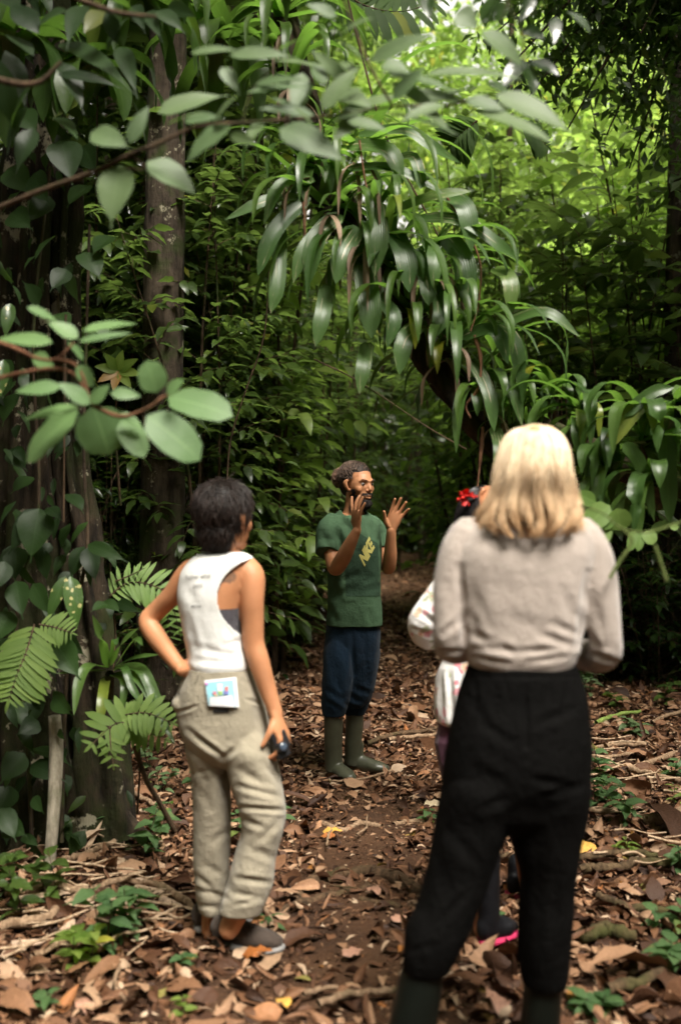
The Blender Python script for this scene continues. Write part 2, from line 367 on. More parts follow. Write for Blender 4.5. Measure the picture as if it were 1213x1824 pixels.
# ------------------------------------------------------------------ the guide in the green shirt
def build_guide():
    D = 6.0
    root = person(628, 1385, D, "man in a green t-shirt, navy trousers and olive rubber boots, both hands raised")
    sk = skin('skin_guide', (.46, .215, .105), (.30, .08, .03))
    R = yaw_mat(math.sin(rad(40)), -math.cos(rad(40))); hc = W(638, 864, 5.98)
    S = head_shapes(hc, R, 1.0)
    S.append(tube([hc + R @ np.array([0, -.02, -.05]), W(631, 905, 6.0), W(629, 925, 6.01)], [.056, .056, .075], n=20))
    S.append(hloft([(915, 606, 650, 6.01, .06), (930, 594, 662, 6.01, .085), (960, 592, 670, 6.01, .11), (1010, 590, 670, 6.01, .11), (1070, 592, 668, 6.01, .10), (1110, 594, 664, 6.0, .09), (1180, 604, 650, 6.0, .05)]))
    for q in ([(602, 1180, 5.97, .06), (596, 1250, 5.97, .055), (594, 1360, 6.0, .034)], [(643, 1180, 6.07, .06), (634, 1250, 6.11, .050), (631, 1300, 6.13, .042), (630, 1360, 6.14, .034)]):
        S.append(tube([W(a, b, c) for a, b, c, _ in q], [r for *_, r in q]))
    # his right arm (left in the picture), forearm raised across the chest
    wr = W(636, 944, 5.70); S.append(tube([W(597, 940, 5.95), W(590, 965, 5.92), W(594, 1000, 5.87), W(599, 1012, 5.85), W(612, 992, 5.78), W(625, 966, 5.73), wr], [.045, .046, .044, .043, .043, .034, (.026, .022)], n=18))
    S += hand(wr, (-.06, -.10, 1), (.75, .55, .1), (-.6, .6, 0), 1.02, spread=(16, 4, -12, -24), curl=((6, 8, 6), (14, 18, 12), (8, 14, 10), (6, 10, 8)), thumb=(58, 10, 25))
    wl = W(697, 945, 5.90); S.append(tube([W(670, 938, 6.10), W(678, 965, 6.10), W(690, 1000, 6.06), W(692, 1011, 6.02), W(695, 990, 5.97), W(696, 965, 5.93), wl], [.042, .042, .040, .040, .038, .031, (.027, .021)], n=18))
    S += hand(wl, (.26, -.12, 1), (-.05, -1, -.1), (-1, 0, 0), 1.02, spread=(-2, -8, -17, -26), curl=((5, 8, 6), (4, 6, 5), (5, 8, 6), (8, 12, 8)), thumb=(46, 22, 6))
    V, F = fuse(S, .0036, 4); N = normals(V, F)
    L = (V - hc) @ R
    for s in (-1, 1):                # eye sockets and the line of the mouth
        q = np.linalg.norm((L - np.array([s * .031, .082, .004])) / np.array([1.35, 1.6, .85]), axis=1); V = V - (R @ np.array([0, 1., 0])) * (.0075 * np.exp(-(q / .012) ** 2))[:, None]
    q = np.linalg.norm((L - np.array([0, .096, -.0655])) / np.array([5, 2.5, .6]), axis=1); V = V - (R @ np.array([0, 1., 0])) * (.006 * np.exp(-(q / .005) ** 2))[:, None]
    mesh_obj('body', V, F, sk, root)
    eyem = plain('eye_white', (.40, .36, .31), .15, .02, bump=0); irism = plain('eye_iris', (.02, .010, .006), .1, .1, bump=0)
    for s in (-1, 1):
        c = hc + R @ np.array([s * .031, .0755, .003]); g = unit(R @ np.array([.35, .93, 0.0]))
        e = mesh_obj('eye', *ell(c, (.0108,) * 3, None, 20, 14), eyem, root)
        mesh_obj('iris', *ell(c + g * .0072, (.0068,) * 3, None, 14, 10), irism, e)
    hm = hair_mat('brow_hair', (.010, .006, .004, 1), (.028, .016, .010, 1))
    # brows, moustache and beard as short hairs rooted on the face
    bv = BVHTree.FromPolygons([Vector(v) for v in V], F.tolist()); cs = []
    def root_hair(lx, lz, d, ln, down, jitter=.3):
        o = hc + R @ np.array([lx, .2, lz]); h = bv.ray_cast(Vector(o), Vector(R @ np.array([0, -1., 0])))
        if h[0] is None: return
        p = np.array(h[0]); nn = np.array(h[1]); dd = unit(R @ np.array(d) + nn * .5 + rng.normal(0, jitter, 3)); q = p + dd * ln * .5 + np.array([0, 0, -down * .2]); cs.append([p - nn * .002, q, q + unit(dd + np.array([0, 0, -down * 30])) * ln * .5])
    for s in (-1, 1):
        for i in range(80): t = rng.random(); root_hair(s * (.012 + t * .036), .019 + .010 * math.sin(t * 2.6) + rng.normal(0, .0016), (s * .8, .1, .15), .007, 0, .15)
    for s_ in (-1, 1): pass
    strands('eyebrow', [c for c in cs if np.dot(c[0] - hc, R[:, 0]) > 0], .0007, hm, root); strands('eyebrow', [c for c in cs if np.dot(c[0] - hc, R[:, 0]) <= 0], .0007, hm, root); cs = []
    def bearded(l):
        lx, ly, lz = np.abs(l[:, 0]), l[:, 1], l[:, 2]; front = (ly > -.005)
        moust = (lz < -.043) & (lz > -.060) & (lx < .036) & (ly > .06)
        low = (lz < -.070 + np.clip(lx - .034, 0, 1) * .9) & (lz > -.135)
        lips = (lx < .020) & (lz > -.078) & (lz < -.056)
        side = (lx > .054) & (lz < -.022) & (ly > .014) & (ly < .045)
        return front & (moust | low | side) & ~lips
    bl = (V - hc) @ R; mk = bearded(bl) & (np.linalg.norm(bl * [1, .8, 1], axis=1) < .15); bf = F[mk[F].all(axis=1)]; us = np.unique(bf); mp = -np.ones(len(V), int); mp[us] = np.arange(len(us))
    BV = V[us] + N[us] * .0018; beard = mesh_obj('beard', BV, mp[bf], plain('beard_base', (.024, .013, .008), .8, .5, 300, .6), root)
    for i in rng.choice(us, 5000):
        if N[i] @ (R @ np.array([0, 1., 0])) < -.2: continue
        p = V[i] + rng.normal(0, .001, 3); d = unit(N[i] * .7 + np.array([0, 0, -.9]) + rng.normal(0, .25, 3)); ln = .005 + (.012 if bl[i, 2] < -.085 else 0); cs.append([p, p + d * ln * .5, p + (d + np.array([0, 0, -.4])) * ln])
    for i in range(260):
        a = rng.uniform(-1, 1); p = hc + R @ np.array([a * .040, .050 - abs(a) * .02 + rng.normal(0, .008), -.098 + rng.normal(0, .006)]); cs.append([p, p + R @ np.array([rng.normal(0, .004), .010, -.012]), p + R @ np.array([rng.normal(0, .006), .012, -.030 - rng.random() * .010])])
    strands('whiskers', cs, .0008, hair_mat('beard_hair', (.006, .004, .003, 1), (.022, .013, .009, 1), .6), beard)
    # hair: tight crop swept into a curly knot at the back
    hrm = hair_mat('curly_hair', (.025, .017, .013, 1), (.24, .16, .12, 1), .6); cs = []
    base = mesh_obj('hair', *fuse([ell(hc + R @ np.array([0, -.024, .050]), (.080, .096, .080), R), ell(hc + R @ np.array([0, -.075, -.005]), (.062, .05, .062), R)], .004, 2), plain('hair_base', (.022, .015, .011), .8, .4, 300, .6), root)
    me = base.data; import bmesh
    bm = bmesh.new(); bm.from_mesh(me)
    dead = [v for v in bm.verts if (lambda l: l[1] > .030 and l[2] < .070 + .0 * l[0] or (l[1] > -.012 and l[2] < .030 and True and l[1] > -.03))((np.array(v.co) - hc) @ R)]
    bmesh.ops.delete(bm, geom=dead, context='VERTS'); bm.to_mesh(me); bm.free()
    for i in range(2600):
        u = rng.normal(size=3); u /= np.linalg.norm(u); l = np.array([0, -.024, .050]) + u * np.array([.081, .097, .081])
        if l[2] < .035 and l[1] > -.03: continue
        if l[1] > .034 and l[2] < .078: continue
        if l[2] < -.02: continue
        p = hc + R @ l; a = rng.random() * 6; t = np.linspace(0, 1, 7)[:, None]; rr = .0065
        dirv = R @ unit(u * .25 + np.array([0, -1, -.1])); X = unit(np.cross(dirv, [0, 0, 1.])); Y = np.cross(dirv, X)
        cs.append(p + dirv * .026 * t + rr * (np.cos(a + t * 9) * X + np.sin(a + t * 9) * Y))
    strands('curls', cs, .0015, hrm, base); cs = []
    kc = hc + R @ np.array([.035, -.118, .040])
    for i in range(900):
        u = rng.normal(size=3); u /= np.linalg.norm(u); p = kc + u * np.array([.040, .040, .050]) * rng.uniform(.6, 1.0); a = rng.random() * 6; t = np.linspace(0, 1, 9)[:, None]; X = unit(np.cross(u, [0.2, 0, 1.])); Y = np.cross(u, X)
        cs.append(p + u * .014 * t + .0065 * (np.cos(a + t * 11) * X + np.sin(a + t * 11) * Y))
    strands('hair_knot', cs, .0014, hair_mat('knot_hair', (.06, .035, .024, 1), (.50, .30, .21, 1), .6), root)
    # t-shirt
    gm = fabric('green_jersey', (.058, .108, .058), .14, 1100, .9, .0)
    shirt = [hloft([(906, 606, 652, 6.01, .070), (914, 598, 657, 6.01, .085), (922, 588, 668, 6.01, .105), (935, 583, 676, 6.01, .120), (965, 584, 679, 6.0, .135), (1000, 585, 679, 6.0, .135), (1024, 584, 678, 6.0, .13), (1060, 585, 678, 6.0, .13), (1090, 583, 680, 6.0, .135), (1113, 581, 681, 6.0, .138)], ex=2.5),
             tube([W(600, 930, 5.98), W(588, 945, 5.94), W(584, 968, 5.92), W(583, 986, 5.885)], [.068, .074, .070, (.066, .072)], n=20, round_ends=False, sub=4),
             tube([W(658, 932, 6.06), W(671, 945, 6.10), W(676, 962, 6.10), W(681, 976, 6.09)], [.055, .054, .052, .050], n=20, round_ends=False, sub=4)]
    def collar(V, N):
        px, py = proj(V); c = W(630, 912, 5.97); q = V - c
        return (V[:, 2] > c[2] - .016) & (np.hypot(q[:, 0], q[:, 1]) < .070 + .015 * (q[:, 2] > .012))
    folds = [(592, 925, 612, 985, 5, .006), (600, 918, 640, 960, 6, .005), (655, 925, 668, 965, 4, .007), (662, 922, 674, 960, 3, .006), (612, 1035, 650, 1020, 6, .007), (600, 1062, 660, 1030, 6, .007), (620, 1060, 672, 1045, 5, .005), (590, 1030, 606, 1080, 6, .005), (590, 1085, 600, 1110, 5, .004), (655, 1080, 662, 1112, 5, .004), (622, 940, 640, 985, 6, .005), (575, 950, 590, 985, 5, .005), (676, 940, 682, 975, 3, .005)]
    sh = garment('t_shirt', shirt, gm, root, .0045, [(a, b, c, d, w * 1.1, q * 2.1) for a, b, c, d, w, q in folds], .006, (10, 10, 7), 3, 5, collar, .0)
    m = sh.modifiers.new('thickness', 'SOLIDIFY'); m.thickness = .003; m.offset = -1
    dk = fabric('faded_dark_print', (.026, .052, .030), .18, 1100, .85, .0); ye = plain('yellow_print', (.40, .36, .10), .8, .12, 200)
    on_surface('shirt_print', sh, [((616, 975), (640, 962), (640, 1062), (616, 1062), 8, 24), ((640, 950), (673, 968), (677, 1062), (640, 1062), 12, 28)], dk, root, .0022)
    text_on('lettering', sh, 'NIKE', (649.4, 1009.6), (18.2, -34.1), (-9.9, -20.2), ye, root, .0050, .055, .86)
    # trousers tucked over the boots
    nv = fabric('navy_cloth', (.007, .019, .036), .2, 700, .9, .05)
    tr = [hloft([(1100, 586, 674, 6.0, .10), (1112, 582, 677, 6.0, .115), (1135, 579, 678, 6.0, .12), (1165, 576, 676, 6.01, .115), (1195, 577, 673, 6.02, .095), (1228, 580, 664, 6.03, .07), (1252, 588, 652, 6.04, .05), (1262, 600, 640, 6.04, .03)]),
          hloft([(1130, 590, 620, 5.97, .07), (1160, 577, 631, 5.97, .10), (1200, 574, 630, 5.96, .095), (1231, 573, 625, 5.96, .088), (1252, 572.5, 621, 5.97, .084), (1266, 573.5, 617, 5.98, .078), (1274, 575, 614, 5.98, .072)]),
          hloft([(1130, 632, 668, 6.06, .07), (1160, 623, 677, 6.06, .10), (1200, 621, 672, 6.08, .092), (1231, 617, 666, 6.10, .085), (1252, 614, 659, 6.12, .080), (1264, 613, 652, 6.12, .072), (1272, 615, 648, 6.12, .062)])]
    fl = [(627, 1130, 629, 1200, 4, .010), (585, 1230, 615, 1250, 5, .009), (576, 1245, 605, 1264, 4, .008), (620, 1240, 650, 1255, 5, .009), (632, 1225, 660, 1235, 4, .006), (590, 1150, 600, 1230, 6, .005), (650, 1140, 655, 1220, 6, .005), (600, 1210, 618, 1262, 5, .007), (616, 1255, 645, 1264, 4, .007)]
    garment('trousers', tr, nv, root, .005, fl, .006, (12, 12, 6), 9, 7)
    bt = plain('olive_rubber', (.052, .054, .034), .38, .25, 14, .15, .5)
    t1 = W(627, 1391, 5.84); t2 = W(690, 1376, 6.08)
    for rows, h, t in (([(1262, 579, 611, 5.98, .054), (1285, 577, 611, 5.98, .055), (1320, 577, 610, 5.99, .052), (1350, 578, 610, 6.0, .048), (1374, 580, 612, 6.0, .046)], (W(588, 1380, 6.05)[0], 6.06, .0), (t1[0], 5.86, .0)),
                       ([(1262, 616, 647, 6.12, .052), (1285, 615, 648, 6.12, .054), (1320, 614, 645, 6.13, .050), (1345, 614, 644, 6.14, .046), (1362, 615, 647, 6.14, .046)], (W(620, 1370, 6.16)[0], 6.16, .0), (t2[0], 6.06, .0))):
        garment('boot', [hloft(rows, ex=2.1)] + foot_shape(h, t, .050, .08, .14), bt, root, .005, (), .002, (14, 14, 10), 5, 5, None, 0, GZ)
    return root

# ------------------------------------------------------------------ the woman with a hand on her hip
def build_hip_woman():
    D = 3.73
    root = person(415, 1690, D, "woman from behind in white tank top and khaki trousers, left hand on her hip")
    def ink(t, v, c):
        # small grey tattoo on the back of the right shoulder
        tc = t.n('ShaderNodeTexCoord'); p = W(404, 1028, 3.62)
        sub = t.n('ShaderNodeVectorMath', _operation='SUBTRACT'); t.l(tc.outputs['Object'], sub.inputs[0]); sub.inputs[1].default_value = tuple(p)
        mp = t.n('ShaderNodeVectorMath', _operation='MULTIPLY'); t.l(sub.outputs[0], mp.inputs[0]); mp.inputs[1].default_value = (26, 10, 34)
        ln = t.n('ShaderNodeVectorMath', _operation='LENGTH'); t.l(mp.outputs[0], ln.inputs[0])
        k = t.math('LESS_THAN', t.math('ADD', ln.outputs['Value'], t.math('MULTIPLY', t.noise(90, v, 3), .9)), 1.25)
        return t.mix(t.math('MULTIPLY', k, t.math('MULTIPLY', t.noise(160, v, 2), 1.2)), c, (.06, .06, .055, 1))
    sk = skin('skin_hip_woman', (.50, .235, .115), (.50, .14, .06), ink)
    hc = W(405, 925, 3.72); R = yaw_mat(.62, .78)
    S = head_shapes(hc, R, .98)
    S.append(tube([hc + R @ np.array([0, -.02, -.05]), W(400, 975, 3.73), W(396, 1000, 3.74)], [.052, .05, .065], n=20))
    ins = 2.4
    torso = [(980, 368, 424, 3.74, .060), (992, 350, 442, 3.73, .078), (1006, 336, 450, 3.73, .088), (1036, 325, 446, 3.73, .100), (1064, 321, 438, 3.73, .104), (1092, 325, 432, 3.73, .102), (1126, 331, 430, 3.73, .098), (1160, 338, 434, 3.73, .095), (1196, 332, 444, 3.73, .108), (1240, 328, 452, 3.73, .11), (1310, 350, 470, 3.73, .11)]
    S.append(hloft(torso))
    for q in ([(374, 1320, 3.75, .070), (379, 1440, 3.76, .055), (381, 1560, 3.78, .045), (376, 1660, 3.80, .034)], [(445, 1320, 3.70, .075), (465, 1440, 3.67, .06), (450, 1560, 3.66, .05), (408, 1655, 3.64, .036)]):
        S.append(tube([W(a, b, c) for a, b, c, _ in q], [r for *_, r in q]))
    wr = W(492, 1272, 3.64)
    S.append(tube([W(436, 1012, 3.72), W(447, 1030, 3.70), W(449, 1070, 3.68), W(450, 1110, 3.68), W(452, 1146, 3.68), W(462, 1180, 3.67), W(476, 1225, 3.66), wr], [.048, .050, .0425, .040, .038, .037, .031, (.024, .019)], n=20))
    S += hand(wr, (.34, -.12, -1), (-1, .55, -.30), (-.4, -.9, -.2), .98, spread=(10, 3, -4, -12), curl=((30, 34, 20), (28, 34, 24), (26, 32, 24), (20, 30, 22)), thumb=(46, 18, 30))
    wl = W(324, 1192, 3.66)
    S.append(tube([W(345, 1016, 3.74), W(332, 1030, 3.75), W(306, 1062, 3.77), W(280, 1088, 3.80), W(265, 1107, 3.80), W(278, 1133, 3.77), W(300, 1162, 3.71), wl], [.046, .046, .037, .035, .036, .036, .030, (.024, .020)], n=20))
    S += hand(wl, (.45, .85, -.15), (1, -.3, .1), (0, .1, 1), .95, curl=((14, 14, 10),) * 4, thumb=(40, 14, 10))
    V, F = fuse(S, .0045, 4); body = mesh_obj('body', V, F, sk, root)
    # dark cropped hair
    hb = [ell(hc + R @ np.array([0, -.024, .040]), (.088, .106, .096), R), ell(hc + R @ np.array([-.003, -.052, -.030]), (.068, .060, .070), R), ell(hc + R @ np.array([0, -.044, -.072]), (.048, .038, .042), R)]
    hv, hf = fuse(hb, .005, 5); hn = normals(hv, hf); l = (hv - hc) @ R; 
    hv = noise_disp(hv, hn, .006, (26, 26, 14), 2); l = (hv - hc) @ R
    kill = ((l[:, 1] > .045) & (l[:, 2] < .055)) | ((l[:, 1] > .012) & (l[:, 2] < -.03)); hf = hf[~kill[hf].any(axis=1)]
    dark = plain('dark_hair_base', (.007, .005, .004), .55, .5, 60, .5, .3)
    hair = mesh_obj('hair', hv, hf, dark, root); cs = []
    used = np.unique(hf); pick = rng.choice(used, 5200)
    for i in pick:
        p = hv[i] - hn[i] * .004; dn = unit(np.array([rng.normal(0, .25), rng.normal(0, .25), -1]) - hn[i] * np.dot(hn[i], [0, 0, -1.]) + hn[i] * .10); t = np.linspace(0, 1, 6)[:, None]; L = rng.uniform(.03, .06); w = rng.normal(0, .006, 3)
        cs.append(p + hn[i] * .0065 * np.sin(t * 3) + dn * L * t + w * t ** 2 - unit(hn[i]) * .010 * t ** 2)
    strands('locks', cs, .0011, hair_mat('dark_hair', (.006, .0045, .004, 1), (.045, .028, .022, 1), .42), hair)
    # grey sports bra under the tank top
    g = lambda rows, k: [(a, b - k, c + k, d, e + k * .0019) for a, b, c, d, e in rows]
    bra_rows = [(1074, 322, 436, 3.73, .103), (1092, 325, 432, 3.73, .102), (1126, 331, 430, 3.73, .098), (1150, 336, 433, 3.73, .096)]
    garment('sports_bra', [hloft(g(bra_rows, 1.6))], fabric('grey_knit', (.085, .078, .092), .1, 900), root, .004, (), .0, (1, 1, 1), 0, 2,
            lambda V, N: (V[:, 2] > W(400, 1079, 3.73)[2] + .0) | (V[:, 2] < W(400, 1143, 3.73)[2]))
    white = fabric('white_jersey', (.80, .795, .77), .03, 1000, .9, .1, .10)
    tk = [(982, 362, 430, 3.74, .070), (990, 346, 446, 3.73, .088), (1001, 334, 455, 3.73, .098), (1016, 324, 452, 3.73, .104), (1036, 319, 449, 3.73, .110), (1064, 317, 441, 3.73, .114), (1092, 321, 435, 3.73, .112), (1126, 327, 435, 3.73, .110), (1160, 334, 440, 3.73, .108), (1180, 334, 444, 3.73, .116), (1194, 337, 443, 3.73, .112)]
    arm = [(446, 996), (430, 1004), (414, 1015), (403, 1026), (394, 1040), (389, 1055), (388, 1070), (391, 1084), (397, 1098), (406, 1110), (416, 1120), (430, 1130), (520, 1130), (520, 990)]
    def hole(V, N):
        px, py = proj(V); a = in_poly(px, py, arm) & (V[:, 0] > W(386, 1000, 3.73)[0])
        b = (V[:, 0] < W(331, 1000, 3.73)[0]) & (V[:, 1] > 3.73 - .02) & (V[:, 2] > W(0, 1090, 3.73)[2]) & (V[:, 2] < W(0, 1010, 3.73)[2])
        c = W(396, 984, 3.745); q = V - c; neck = (np.hypot(q[:, 0] / 1.05, q[:, 1]) < .066) & (q[:, 2] > -.012)
        return a | b | neck | (V[:, 2] < W(0, 1192, 3.73)[2] + .0)
    tf = [(340, 1150, 420, 1170, 6, .004), (350, 1178, 430, 1182, 5, .004), (335, 1100, 350, 1160, 6, .005), (405, 1115, 428, 1160, 7, .005), (330, 1040, 350, 1080, 8, .004), (400, 1150, 435, 1140, 5, .004), (360, 1120, 380, 1180, 8, .003)]
    tank = garment('tank_top', [hloft(tk, n=64)], white, root, .004, tf, .003, (8, 8, 6), 5, 3, hole, .003)
    ink2 = plain('grey_ink', (.16, .155, .15), .8)
    text_on('lettering', tank, 'Father what', (331, 1033), (45, -5), (0, -8), ink2, root, .004, .004)
    text_on('lettering', tank, '2022', (344, 1048), (17, -2), (0, -6.5), ink2, root, .004, .004)
    text_on('lettering', tank, 'Miles', (341, 1083), (18, -1), (0, -5.5), ink2, root, .004, .004)
    # khaki trousers
    kh = fabric('khaki_canvas', (.33, .29, .215), .08, 800, .9, .2)
    hp = [hloft([(1186, 333, 443, 3.73, .112), (1196, 331, 446, 3.73, .116), (1212, 324, 452, 3.73, .122), (1232, 317, 462, 3.73, .128), (1258, 315, 473, 3.73, .134), (1300, 323, 481, 3.73, .140), (1325, 335, 484, 3.73, .138), (1345, 360, 455, 3.73, .115), (1362, 385, 420, 3.73, .07)], ex=2.35),
          hloft([(1290, 345, 385, 3.75, .08), (1325, 332, 403, 3.75, .115), (1360, 339, 405, 3.75, .108), (1402, 345, 411, 3.76, .100), (1450, 346, 413, 3.76, .092), (1506, 346, 412, 3.77, .088), (1560, 347, 410, 3.78, .086), (1598, 352, 404, 3.79, .082), (1620, 357, 400, 3.79, .076)]),
          hloft([(1290, 420, 465, 3.70, .08), (1325, 399, 487, 3.70, .122), (1360, 402, 496, 3.69, .112), (1400, 412, 506, 3.67, .104), (1447, 426, 510, 3.66, .096), (1480, 428, 505, 3.66, .094), (1510, 420, 496, 3.66, .092), (1540, 413, 490, 3.65, .090), (1570, 406, 485, 3.65, .088), (1598, 398, 476, 3.64, .086), (1622, 391, 468, 3.64, .082)]),
          ell(W(322, 1252, 3.70), (.030, .05, .030))]
    kf = [(335, 1300, 400, 1352, 5, .012), (350, 1312, 396, 1345, 4, .008), (396, 1352, 425, 1330, 5, .010), (425, 1400, 500, 1420, 5, .012), (430, 1438, 508, 1444, 4, .014), (435, 1460, 470, 1475, 5, .010), (430, 1372, 470, 1400, 7, .010), (470, 1360, 500, 1390, 6, .008), (425, 1565, 478, 1572, 5, .014), (415, 1590, 465, 1600, 5, .010), (460, 1500, 500, 1460, 6, .008), (352, 1585, 405, 1600, 5, .010), (350, 1560, 385, 1590, 5, .008), (380, 1500, 405, 1480, 6, .007), (355, 1370, 372, 1400, 6, .008), (362, 1410, 372, 1440, 7, .006),
          (438, 1245, 476, 1257, 3, .008), (434, 1215, 444, 1252, 4, .006), (320, 1268, 350, 1258, 3, .010), (352, 1195, 346, 1215, 2.5, .004), (340, 1380, 396, 1366, 4, .004), (370, 1270, 450, 1278, 12, .004), (398, 1380, 403, 1420, 6, .008), (445, 1510, 490, 1530, 7, .007), (420, 1612, 455, 1605, 4, .008), (365, 1540, 400, 1560, 6, .006), (433, 1318, 470, 1345, 10, .006), (350, 1612, 390, 1618, 4, .006)]
    kp = garment('trousers', hp, kh, root, .0045, kf, .0065, (9, 9, 6), 14, 8)
    dkl = plain('black_label', (.012, .012, .012), .7)
    # waistband loops and stitched flap pocket, card sticking out of the back pocket
    on_surface('belt_loop', kp, [((353, 1193), (357, 1193), (350, 1215), (346, 1215), 1, 4)], kh, root, .006)
    on_surface('belt_loop', kp, [((437, 1194), (441, 1194), (444, 1212), (440, 1212), 1, 4)], kh, root, .006)
    on_surface('care_label', kp, [((380, 1263), (408, 1262.5), (408, 1269.5), (380, 1270), 4, 2)], dkl, root, .004)
    card = empty('card', W(397, 1233, 3.59), 'pale blue printed card with a white lower half sticking out of the back trouser pocket', 'card')
    bl = plain('card_blue', (.30, .62, .72), .35, .06, 60, 0); wh = plain('card_white', (.80, .80, .82), .35, .03, 60, 0)
    on_surface('card_sheet', kp, [((364.5, 1212), (421, 1206), (426.5, 1260), (371, 1257.5), 6, 6)], wh, card, .010)
    on_surface('card_print', kp, [((366.5, 1215.5), (416, 1211), (420, 1259), (372, 1256), 6, 6)], bl, card, .0125)
    on_surface('blank_panel', kp, [((374, 1242), (414, 1238.5), (418.5, 1259.5), (374, 1257), 6, 4)], wh, card, .0150)
    for c, q in (((.85, .85, .85), (387, 1218, 397, 1231)), ((.62, .18, .16), (400.5, 1223, 407.5, 1231)), ((.36, .55, .20), (389, 1231, 397, 1238)), ((.22, .24, .55), (398, 1231, 408, 1237)), ((.60, .16, .22), (379, 1232, 386, 1237)), ((.70, .5, .2), (382, 1237, 388, 1240)), ((.72, .15, .60), (366, 1216, 371, 1220))):
        x0, y0, x1, y1 = q; on_surface('card_motif', kp, [((x0, y0), (x1, y0), (x1 - 1, y1), (x0 + 1, y1), 3, 3)], plain('motif', c, .4, .1, 60, 0), card, .0165)
    # shoes
    up = fabric('brown_mesh', (.060, .045, .036), .3, 500, .8, .1); sole = plain('grey_sole', (.22, .21, .20), .7, .2, 40)
    for h, t, dd in (((W(385, 1690, 3.70)[0], 3.71, .010), (W(500, 1690, 3.66)[0], 3.64, .006), 0), ((W(352, 1680, 3.82)[0], 3.82, .010), (W(440, 1680, 3.86)[0], 3.90, .006), 1)):
        h = np.array(h); t = np.array(t)
        s = garment('shoe', foot_shape(h + [0, 0, .016], t + [0, 0, .016], .043, .08, .085), up, root, .0045, (), .002, (20, 20, 20), 3, 4, None, 0, GZ + .022)
        sv, sf = fuse([tube([h + (t - h) * .05 + [0, 0, .014], h + (t - h) * .45 + [0, 0, .012], h + (t - h) * .75 + [0, 0, .013], h + (t - h) * .97 + [0, 0, .022]], [(.036, .018), (.037, .017), (.047, .017), (.034, .015)], ref=np.cross(t - h, [0, 0, 1.]), n=20)], .004, 2)
        mesh_obj('sole', flat_base(sv, GZ), sf, sole, s)
    # compact camera held at her side
    cr = empty('compact_camera', W(496, 1325, 3.62), 'black compact camera held low in the right hand of the woman in khaki trousers', 'camera')
    bk = plain('black_plastic', (.015, .015, .017), .35, .2, 60); gl = plain('lens_glass', (.05, .07, .10), .05, .1, 5, 0, .8)
    Rz = Matrix.Rotation(rad(-22), 3, 'Y') @ Matrix.Rotation(rad(35), 3, 'Z'); Rn = np.array(Rz)
    c0 = W(497, 1326, 3.62)
    bx = lambda c, h: (np.array([[sx * h[0], sy * h[1], sz * h[2]] for sx in (-1, 1) for sy in (-1, 1) for sz in (-1, 1)]) @ Rn.T + c0 + Rn @ np.array(c), [[0, 1, 3, 2], [4, 6, 7, 5], [0, 4, 5, 1], [2, 3, 7, 6], [0, 2, 6, 4], [1, 5, 7, 3]])
    v, f = fuse([bx((0, 0, 0), (.024, .016, .046)), bx((.016, 0, .012), (.016, .021, .030))], .003, 4); mesh_obj('camera_body', v, f, bk, cr)
    v, f = tube([c0 + Rn @ np.array([-.004, -.016, -.008]), c0 + Rn @ np.array([-.004, -.034, -.008])], [.020, .018], n=24, round_ends=False); lo = mesh_obj('lens', v, f, bk, cr)
    v, f = tube([c0 + Rn @ np.array([-.004, -.034, -.008]), c0 + Rn @ np.array([-.004, -.0355, -.008])], [.014, .013], n=24, round_ends=False); mesh_obj('lens_glass', v, f, gl, lo)
    return root

